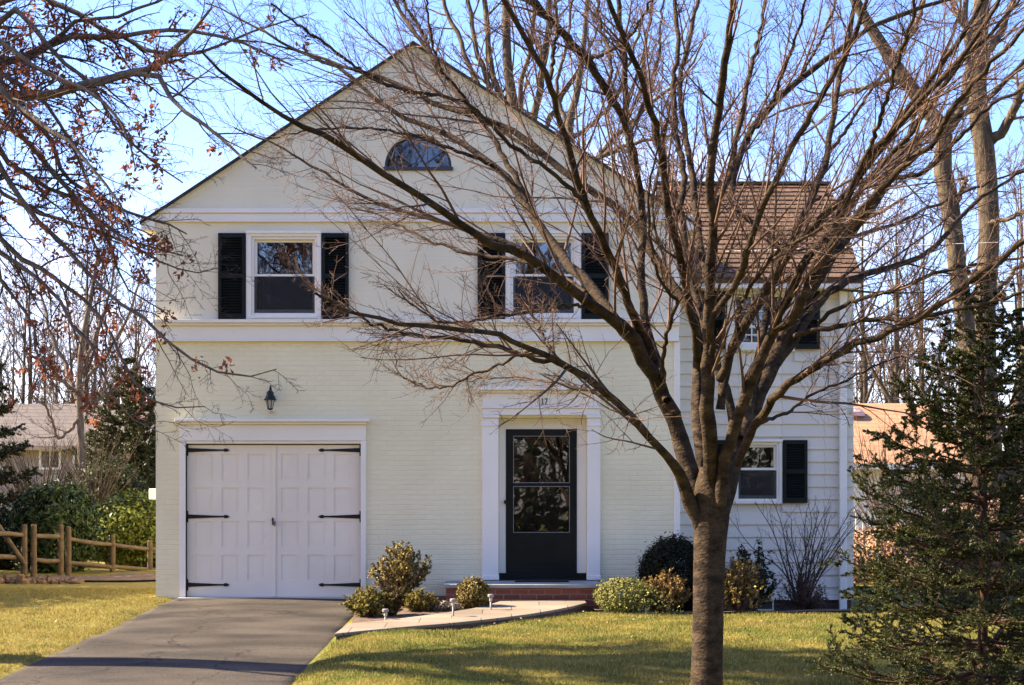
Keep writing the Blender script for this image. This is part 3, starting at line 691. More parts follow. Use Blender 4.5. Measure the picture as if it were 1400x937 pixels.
# number 17 on the lintel
mb = MB(); zt, zbt, xc = fz_(545.2), fz_(552.8), fx_(741.8); yn = Y0 - .052; yk = Y0 - .0455
mb.prism([(xc - .006, zbt), (xc + .006, zbt), (xc + .006, zt), (xc - .002, zt), (xc - .018, zt - .014), (xc - .006, zt - .014)], yn, yk)
mb.box(xc - .017, xc + .017, yn, yk, zbt - .007, zbt - .0004)
x7 = fx_(744.3)
mb.prism([(x7, zt - .014), (x7 + .03, zt - .014), (x7 + .008, zbt - .007), (x7 + .021, zbt - .007), (x7 + .043, zt - .012), (x7 + .043, zt), (x7, zt)], yn, yk)
mb.build('house_number', M['iron'], house)
# door frame in the recess and storm door
yr = Y0 + .22
mb = MB(); fr = (fx_(682), fx_(802.5), .25, fz_(571))
mb.box(fr[0] + .001, fx_(691.5), yr - .02, yr + .1, .25, fr[3] - .001).box(fx_(789.5), fr[1] - .001, yr - .02, yr + .1, .25, fr[3] - .001).box(fx_(691.5), fx_(789.5), yr - .02, yr + .1, fz_(586), fr[3] - .001)
mb.build('door_frame', M['white'], house, bevel=.004)
dd = (fx_(692), fx_(789), .336, fz_(586.5))
mb = MB(); gz0, gzm, gz1 = fz_(729), fz_(662.5), fz_(595); gx0, gx1 = fx_(701.5), fx_(780)
mb.box(dd[0], gx0, yr - .03, yr + .005, dd[2], dd[3]).box(gx1, dd[1], yr - .03, yr + .005, dd[2], dd[3]).box(gx0, gx1, yr - .03, yr + .005, dd[2], gz0).box(gx0, gx1, yr - .03, yr + .005, gz1, dd[3]).box(gx0, gx1, yr - .028, yr + .003, gzm - .02, gzm + .02)
mb.box(gx0 + .05, gx1 - .05, yr - .033, yr - .0305, dd[2] + .12, gz0 - .1)
door = mb.build('front_door', M['black'], house, bevel=.003); door['label'] = 'dark green storm door with two glass panes'
MB().box(gx0, gx1, yr - .012, yr - .008, gzm + .02, gz1).build('pane', M['glass2'], door); MB().box(gx0, gx1, yr - .016, yr - .012, gz0, gzm - .02).build('pane', M['glass2'], door)
mb = MB(); t_ = .008
for z0, z1 in ((gz0 + .002, gzm - .022), (gzm + .022, gz1 - .002)): ring(mb, gx0 + .002, gx1 - .002, z0, z1, t_, yr - .0265, yr - .0165)
mb.build('glazing_bead', mat('aluminium_bead', (.25, .23, .22), .4), door)
mb = MB().box(fx_(689), fx_(691.6), yr - .06, yr - .021, fz_(689), fz_(684)); mb.lathe((fx_(693.5), yr - .075, fz_(686.5)), [(.006, .044), (.006, .02), (.018, .012), (.018, 0)], 10, 'y')
mb.build('handle', M['iron'], door)
# inner door behind the glass, brown with small panes
mb = MB(); xi0, xi1 = dd[0] - .01, dd[1] + .01; yi = yr + .101
mb.box(xi0, fx_(703), yi, yi + .04, .26, dd[3]).box(fx_(778), xi1, yi, yi + .04, .26, dd[3]).box(fx_(703), fx_(778), yi, yi + .04, .26, fz_(668)).box(fx_(703), fx_(778), yi, yi + .04, fz_(598), dd[3])
for px in (727, 752): mb.box(fx_(px), fx_(px + 2), yi + .002, yi + .035, fz_(668), fz_(598))
mb.box(fx_(703), fx_(778), yi + .004, yi + .033, fz_(632), fz_(630))
mb.build('inner_door', mat('brown_door', (.035, .02, .014), .35, (.055, .03, .02), 3, stretch=(6, 1, 1)), house)
MB().box(xi0, xi1, yi + .5, yi + .55, .2, 2.6).build('hall_interior', M['interior'], house)
MB().box(fr[0] + .001, fr[1] - .001, Y0 - .01, yr - .045, .242, .262).box(fr[0] + .002, fr[1] - .002, yr - .044, yr + .1, .242, .335).build('threshold', M['black'], house)
# front step
st = MB().box(fx_(614), fx_(813.5), 19.03, 19.998, -.15, .195).build('front_step', M['redbrick'], house, bevel=.006)
MB().box(fx_(611), fx_(817), 19.0, 19.997, .196, .240).build('step_tread', M['bluestone'], st, bevel=.006)
# meter box and pipe on the left wall
mt = MB().box(XL - .16, XL - .003, 20.25, 20.5, fz_(683), fz_(668)).box(XL - .06, XL - .003, 20.34, 20.42, fz_(700), fz_(684.1)).box(XL - .05, XL - .003, 20.35, 20.41, fz_(667.9), fz_(657))
mt.build('meter_box', M['plastic'], house, bevel=.012)
MB().lathe((fx_(371), Y0 - .03, fz_(564)), [(.022, .028), (.026, .012), (.02, 0), (.006, -.004)], 12, 'y').build('motion_sensor', mat('tan_plastic', (.6, .45, .3), .5), house)

# ---- side wing
YW = 21.2
def wx(px, Y=YW): return (px - 700) * Y / F
def wz(py, Y=YW): return CZ + (690 - py) * Y / F
WL, WR = XR, wx(1167); wzb, wzt = wz(820), wz(384)
wu = (wx(1000), wx(1077), wz(476), wz(399)); wlw = (wx(1006), wx(1065), wz(685.5), wz(605))
cu = (wx(992), wx(1086), wz(481), wz(392)); clw = (wx(1002), wx(1069), wz(689), wz(601.5))
mb = MB(); cut_wall(mb, WL, WR, wzb, wzt, [wu, wlw], YW + .02, YW + .2)
# lapped courses as wedges
ch = .182; z = wzb; k = 0
while z < wzt - .03:
    z1 = min(z + ch, wzt); segs = [(WL, WR)]
    for c in (cu, clw):
        if z1 > c[2] and z < c[3]:
            segs = [s_ for a, b in segs for s_ in ((a, min(b, c[0])), (max(a, c[1]), b)) if s_[1] - s_[0] > .01]
    for a, b in segs:
        mb.add([(a, YW - .012, z - .004), (b, YW - .012, z - .004), (b, YW + .012, z1), (a, YW + .012, z1), (a, YW + .019, z - .004), (b, YW + .019, z - .004), (b, YW + .019, z1), (a, YW + .019, z1)],
               [(0, 1, 2, 3), (0, 4, 5, 1), (1, 5, 6, 2), (0, 3, 7, 4)])
    z = z1
ys_ = YW + 4.2; yr_ = 23.05
mb.box(WR - .02, WR, YW + .02, ys_, wzb, wzt); mb.box(WL, WR, ys_, ys_ + .1, wzb, wzt)
mb.add([(WR - .001, YW + .02, wzt), (WR - .001, ys_, wzt), (WR - .001, yr_, 6.2)], [(0, 1, 2)])
side = mb.build('wing_wall', M['siding'], house)
MB().box(WL + .0, WR - .03, YW + .03, ys_, -.6, wzb - .006).build('foundation', M['found'], house)
mb = MB().box(wx(992), wx(1056), YW + .015, YW + .028, wz(834), wz(822)); 
v = mb.build('basement_window', M['interior'], house); ring(MB(), wx(990), wx(1058), wz(835), wz(821), .02, YW + .005, YW + .028).build('frame', M['cream'], v)
MB().box(WL, WR + .01, YW - .03, YW - .014, wz(398), wz(384.5)).build('wing_trim', M['white'], house, bevel=.003)
window(cu, wu, wz(448), YW, 'upstairs window of the side wing', muntin=(3, 2), screen=False)
window(clw, wlw, wz(643), YW, 'ground floor window of the side wing behind the trunk', gl='glass2', curtain=False)
for a, b, c, d in ((960, 991, 478, 393), (1087, 1120, 478, 393), (968, 1001, 688, 602), (1070, 1103, 688, 602)): shutter(wx(a), wx(b), wz(c), wz(d), YW - .013)
# wing roof: individual shingles in courses over a deck
ye, ze, ym, zm = 20.88, wz(378, 20.88), 23.05, CZ + 440 * 23.05 / F
xr0, xr1 = XR - .0, 5.0
mb = MB(); mb.add([(xr0, ye, ze - .03), (xr1, ye, ze - .03), (xr1, ym, zm - .03), (xr0, ym, zm - .03), (xr0, ye + .005, ze - .1), (xr1, ye + .005, ze - .1), (xr1, ym, zm - .1), (xr0, ym, zm - .1)],
                  [(0, 1, 2, 3), (0, 4, 5, 1), (1, 5, 6, 2), (4, 7, 6, 5)])
mb.add([(xr0, ym, zm - .03), (xr1, ym, zm - .03), (xr1, 25.5, ze - .1), (xr0, 25.5, ze - .1)], [(0, 1, 2, 3)])
rng = np.random.default_rng(2); ln = math.hypot(ym - ye, zm - ze); dy_, dz_ = (ym - ye) / ln, (zm - ze) / ln; ny_, nz_ = -dz_, dy_
nc_ = 21
for q in range(nc_):
    s0 = ln * q / nc_; s1 = min(ln * (q + 1) / nc_ + .03, ln); x = xr0 - rng.uniform(0, .2)
    wav = rng.normal(0, .006)
    while x < xr1:
        w_ = rng.uniform(.14, .34); a, b = max(x, xr0), min(x + w_ - .006, xr1 + rng.uniform(0, .012)); x += w_
        if b - a < .02: continue
        j = rng.normal(0, .005) + wav; th_ = .022 + rng.uniform(0, .008); e = (s0 + j, s1)
        def pt(xx, s_, h_): return (xx, ye + dy_ * s_ + ny_ * h_, ze - .03 + dz_ * s_ + nz_ * h_)
        mb.add([pt(a, e[0], .002), pt(b, e[0], .002), pt(b, e[1], .001), pt(a, e[1], .001), pt(a, e[0], th_), pt(b, e[0], th_), pt(b, e[1], .006), pt(a, e[1], .006)],
               [(4, 5, 6, 7), (0, 1, 5, 4), (1, 2, 6, 5), (3, 0, 4, 7)])
mb.box(xr0, xr1, ym - .06, ym + .06, zm - .03, zm + .01)
mb.build('wing_roof', M['brown'], house)
gt = MB().box(xr0, xr1 - .02, ye + .01, YW - .031, ze - .17, ze - .06).build('gutter', M['white'], house, bevel=.01)
MB().box(wx(1146), wx(1156), YW - .10, YW - .031, wz(845), ze - .172).box(wx(1145), wx(1157), YW - .11, YW - .031, wz(560), wz(555)).build('downspout', M['white'], house, bevel=.012)

# wall lantern over the garage
la = thing('wall_lantern', 'black lantern lamp mounted on the wall above the garage door', 'lamp', (fx_(372), Y0, fz_(550)))
lx_, ly_ = fx_(371.8), Y0 - .15
mb = MB().lathe((lx_, Y0 - .025, fz_(545)), [(.05, .023), (.05, .01), (.03, 0)], 14, 'y')
arm = resample([(lx_, Y0 - .02, fz_(545)), (lx_, Y0 - .08, fz_(532)), (lx_, ly_, fz_(529)), (lx_, ly_, fz_(536))], [.011] * 4, 14)
o = np_mesh('bracket', *tubes(arm[0][None], arm[1][None], 8), M['iron'], la, smooth=True)
mb.build('mounting_plate', M['iron'], la, smooth=False)
MB().lathe((lx_, ly_, fz_(548)), [(.085, -.005), (.09, .0), (.07, .02), (.05, .07), (.05, .10), (.028, .125), (.014, .13), (.014, .15), (.004, .17)], 16).build('hood', M['iron'], la)
mb = MB()
for q in range(6):
    a = q * math.pi / 3; c, s_ = math.cos(a), math.sin(a)
    r0, r1 = .062, .036; zt_, zl_ = fz_(548), fz_(560)
    mb.add([(lx_ + r0 * c + e * -s_ * .005, ly_ + r0 * s_ + e * c * .005, zt_) for e in (-1, 1)] + [(lx_ + r1 * c + e * -s_ * .005, ly_ + r1 * s_ + e * c * .005, zl_) for e in (1, -1)] +
           [(lx_ + (r0 - .007) * c + e * -s_ * .005, ly_ + (r0 - .007) * s_ + e * c * .005, zt_) for e in (-1, 1)] + [(lx_ + (r1 - .007) * c + e * -s_ * .005, ly_ + (r1 - .007) * s_ + e * c * .005, zl_) for e in (1, -1)],
           [(0, 1, 2, 3), (7, 6, 5, 4), (0, 3, 7, 4), (1, 5, 6, 2)])
mb.lathe((lx_, ly_, fz_(560)), [(.004, -.022), (.03, -.01), (.041, -.004), (.041, .004)], 12)
mb.build('cage', M['iron'], la)
MB().lathe((lx_, ly_, fz_(559.5)), [(.030, 0), (.054, .112)], 6).build('lamp_glass', mat('seeded_glass', (.7, .7, .68), .25, trans=.4), la)
# doormat
dm = MB().box(fx_(704), fx_(776), 19.55, 19.92, .241, .256).build('doormat', M['mat'], bevel=.004); props(dm, 'dark doormat lying on the stone step before the front door', 'doormat')

# path lights
for px, pyb, pyt, Y, lb in ((527, 849, 831, 16.9, 'small steel path light in front of the low golden bush by the driveway'),
                            (619.5, 842, 817, 17.2, 'small steel path light at the middle of the curved stone walk'),
                            (671, 834, 811, 17.9, 'small steel path light beside the round boxwood near the front step')):
    x, _, z0 = P(px, pyb, Y); z0 = float(zg(x, Y)) + .02; z1 = P(px, pyt, Y)[2]
    t = thing('path_light', lb, 'path light', (x, Y, z0), 'steel path lights along the stone walk')
    MB().lathe((x, Y, z0 - .08), [(.011, 0), (.011, z1 - z0 - .02)], 10).build('stake', M['metal'], t, smooth=True)
    MB().lathe((x, Y, z1 - .105), [(.012, 0), (.019, .012), (.019, .05)], 14).build('lens', mat('path_light_lens', (.35, .35, .32), .3), t)
    MB().lathe((x, Y, z1 - .052), [(.034, 0), (.038, .006), (.038, .03), (.030, .038)], 16).build('cap', M['metal'], t)

# ------------------------------------------------------------------ planting by the house
def gz(x, y): return float(zg(x, y)) + .01
def sh(name, label, px0, px1, pyt, pyb, Y, n, size, cA, cB, seed, **k):
    x0, x1 = (px0 - 700) * Y / F, (px1 - 700) * Y / F; cx = (x0 + x1) / 2; z0 = gz(cx, Y); zt_ = CZ + (690 - pyt) * Y / F
    rz = (zt_ - z0) / 2; rx = (x1 - x0) / 2
    return shrub(name, label, (cx, Y, z0), rx * .9, k.pop('ry', rx * .8), rz * .93, n, size, cA, cB, seed, **k)
def loose_shrub(name, label, px0, px1, pyt, Y, leaves, size, cA, cB, seed, cat='bush', stems=34, up=.06, ry=.8, asp=.5, low=.15, group=None, power=.8):
    rng = np.random.default_rng(seed); x0, x1 = (px0 - 700) * Y / F, (px1 - 700) * Y / F; cx = (x0 + x1) / 2; z0 = gz(cx, Y); H = CZ + (690 - pyt) * Y / F - z0
    rx = (x1 - x0) / 2; b = np.array([cx, Y, z0]); t = thing(name, label, cat, tuple(b), group); S = []
    for q in range(stems):
        a = rng.uniform(0, 2 * np.pi); u = rng.uniform(0, 1) ** .5; h = H * (low + (1 - low) * (1 - u ** 2.2) ** power) * rng.uniform(.8, 1.02)
        e = np.array([rx * .95 * u * math.cos(a), rx * ry * u * math.sin(a), h])
        S.append(resample([b + (0, 0, -.04) + rng.normal(0, rx * .12, 3) * (1, 1, 0), b + e * (.45, .45, .35), b + e * (.8, .8, .72), b + e], [1] * 4, 10)[0])
    S = np.array(S); RS = np.broadcast_to(np.linspace(.009, .003, 10), S.shape[:2]).copy()
    L2, R2 = spawn(rng, S, RS, 11, (.3, 1), 1, (20, 60), .6, 6, up, .12, .5, .0016, absl=rx * .42)
    L3, R3 = spawn(rng, L2, R2, 4, (.2, 1), .5, (20, 60), .7, 4, up, .12, .6, .0012)
    np_mesh('stems', *join([tubes(S, RS, 5), tubes(L2, R2, 3), tubes(L3, R3, 3)]), M['twig'], t)
    Q = L3[rng.integers(0, len(L3), leaves)]; f = rng.uniform(0, 2.99, leaves); i0 = f.astype(int); w = (f - i0)[:, None]; k = np.arange(leaves)
    pts = Q[k, i0] * (1 - w) + Q[k, i0 + 1] * w + rng.normal(0, size * .35, (leaves, 3)); pts[:, 2] = np.maximum(pts[:, 2], z0 + .008)
    V, Fc, at = leaf_cloud(rng, pts, nrm(pts - b) * .6 + rng.normal(0, .7, pts.shape) + (0, 0, .3), size, asp)
    key = 'leaf_%s_%s' % (str(cA), str(cB))
    if key not in M: M[key] = mat('leaf', cA, .55, cB, attr=True, trans=.12, spec=.15)
    np_mesh('foliage', V, Fc, M[key], t, attr=at)
    return t

def whip_shrub(name, label, base, H, W, seed, n=14, k2=7, k3=4, m='twig', r=.012, cat='bush', lean=0, Wy=None):
    rng = np.random.default_rng(seed); t = thing(name, label, cat, base); S = []; b = np.array(base, float); Wy = Wy or W
    for q in range(n):
        a = rng.uniform(0, 2 * np.pi); ra = rng.uniform(.3, 1) ** .7; h = H * rng.uniform(.75, 1.05) * (1 - .25 * ra)
        e = np.array([W * ra * math.cos(a) + lean, Wy * ra * math.sin(a), h])
        S.append(resample([b + rng.normal(0, .03, 3) * (1, 1, 0), b + e * (.3, .3, .4) + rng.normal(0, .03, 3), b + e * (.7, .7, .75) + rng.normal(0, .04, 3), b + e], [1] * 4, 12)[0])
    S = np.array(S); RS = np.broadcast_to(np.linspace(r, r * .25, 12), S.shape[:2]).copy()
    L2, R2 = spawn(rng, S, RS, k2, (.25, 1), .32, (22, 50), .6, 6, .1, .12, .4, r * .2)
    L3, R3 = spawn(rng, L2, R2, k3, (.2, 1), .45, (22, 50), .7, 4, .08, .12, .5, r * .15)
    np_mesh('stems', *tubes(S, RS, 6), M[m], t, smooth=True); np_mesh('twigs', *join([tubes(L2, R2, 4), tubes(L3, R3, 3)]), M[m], t)
    return t
bed([(-9.5, 23.1), (-5.7, 24.1), (-5.2, 26.5), (-9.5, 24.6)], 'leafy_bed')
GOLD = ((.20, .15, .035), (.34, .27, .07)); OLIVE = ((.10, .10, .022), (.24, .21, .05)); DARK = ((.012, .016, .008), (.03, .035, .014)); ORANGE = ((.22, .12, .03), (.36, .22, .07))
loose_shrub('boxwood', 'tall loose golden boxwood standing against the wall beside the garage', 506, 592, 740, 19.3, 8500, .021, (.10, .075, .02), (.34, .26, .08), 1, stems=46, low=.55, up=.1)
loose_shrub('juniper', 'low spreading golden green juniper at the edge of the driveway', 468, 540, 803, 17.6, 13000, .015, (.09, .09, .018), (.33, .26, .05), 2, stems=44, ry=.7, asp=.35, low=.35)
loose_shrub('azalea', 'dark bronze low azalea between two golden junipers', 512, 562, 800, 17.7, 6000, .014, (.035, .028, .01), (.15, .11, .028), 3, stems=36, low=.4)
loose_shrub('juniper', 'flat golden juniper spreading right under the tall boxwood', 548, 600, 806, 18.1, 8000, .015, (.10, .09, .018), (.33, .25, .05), 4, stems=34, asp=.35, low=.35)
sh('perennial_clump', 'dry grey brown plant clump between the juniper and the round boxwood', 590, 632, 822, 842, 18.2, 1500, .018, (.14, .10, .07), (.26, .2, .14), 5, amp=.4, spiky=.2, cat='plant')
sh('boxwood', 'small round clipped boxwood in front of the brick step', 623, 671, 788, 838, 18.35, 5200, .017, (.06, .045, .013), (.27, .20, .05), 6, amp=.12, shell=.6)
sh('boxwood', 'pale green mounded boxwood at the right end of the front step', 812, 893, 789, 843, 18.6, 8500, .017, (.07, .08, .022), (.26, .24, .06), 7, amp=.6, shell=.4, spiky=.08)
loose_shrub('azalea', 'orange tinged azalea between the pale boxwood and the tree trunk', 868, 952, 782, 18.7, 7500, .016, (.08, .05, .016), (.36, .23, .065), 8, stems=44, low=.3)
sh('yew', 'dark clipped yew at the right corner of the brick front', 870, 962, 732, 845, 19.35, 19000, .028, (.010, .012, .007), (.024, .026, .012), 9, amp=.45, shell=.5, asp=.3, spiky=.12, trans=.03, spec=.08)
loose_shrub('azalea', 'yellow leaved azalea just right of the tree trunk', 968, 1056, 758, 18.9, 5200, .020, (.06, .042, .015), (.42, .29, .065), 10, stems=44, low=.25)
loose_shrub('rhododendron', 'dark green rhododendron behind the yellow azalea', 982, 1068, 742, 20.2, 2600, .036, (.02, .026, .012), (.05, .055, .022), 11, asp=.35, low=.3)
loose_shrub('azalea', 'small dark bare leaved azalea below the leafless shrub', 1060, 1134, 780, 20.1, 3400, .014, (.035, .022, .017), (.09, .06, .04), 12, stems=50, low=.3)

x, Y = (1095 - 700) * 20.3 / F, 20.3
M['darktwig'] = mat('dark_twig', (.075, .05, .038), .85, (.045, .03, .024), 3)
whip_shrub('leafless_shrub', 'leafless spreading shrub in front of the wing siding beside the downspout', (x + .02, Y, gz(x, Y)), 1.85, 1.1, 23, 17, 9, 5, m='darktwig', r=.014, Wy=.6)

# ------------------------------------------------------------------ foreground tree, limbs traced and given their own depth
rng = np.random.default_rng(77)
TY = 10.0
tree = thing('bare_tree', 'big leafless multi-limbed tree on the lawn before the house', 'tree', (*P(966, 937, TY)[:2], gz(P(966, 937, TY)[0], TY)))
zb_px = 690 + (CZ - gz(1.33, TY) + .05) * F / TY
trunk_l = [
 ([(965, zb_px, 0), (966, 985, 0), (966, 937, 0), (968, 850, 0), (970, 760, 0), (973, 705, 0), (974, 672, 0), (976, 640, 0)], [34, 27, 23.5, 22.5, 23.5, 26, 28, 20]),
]
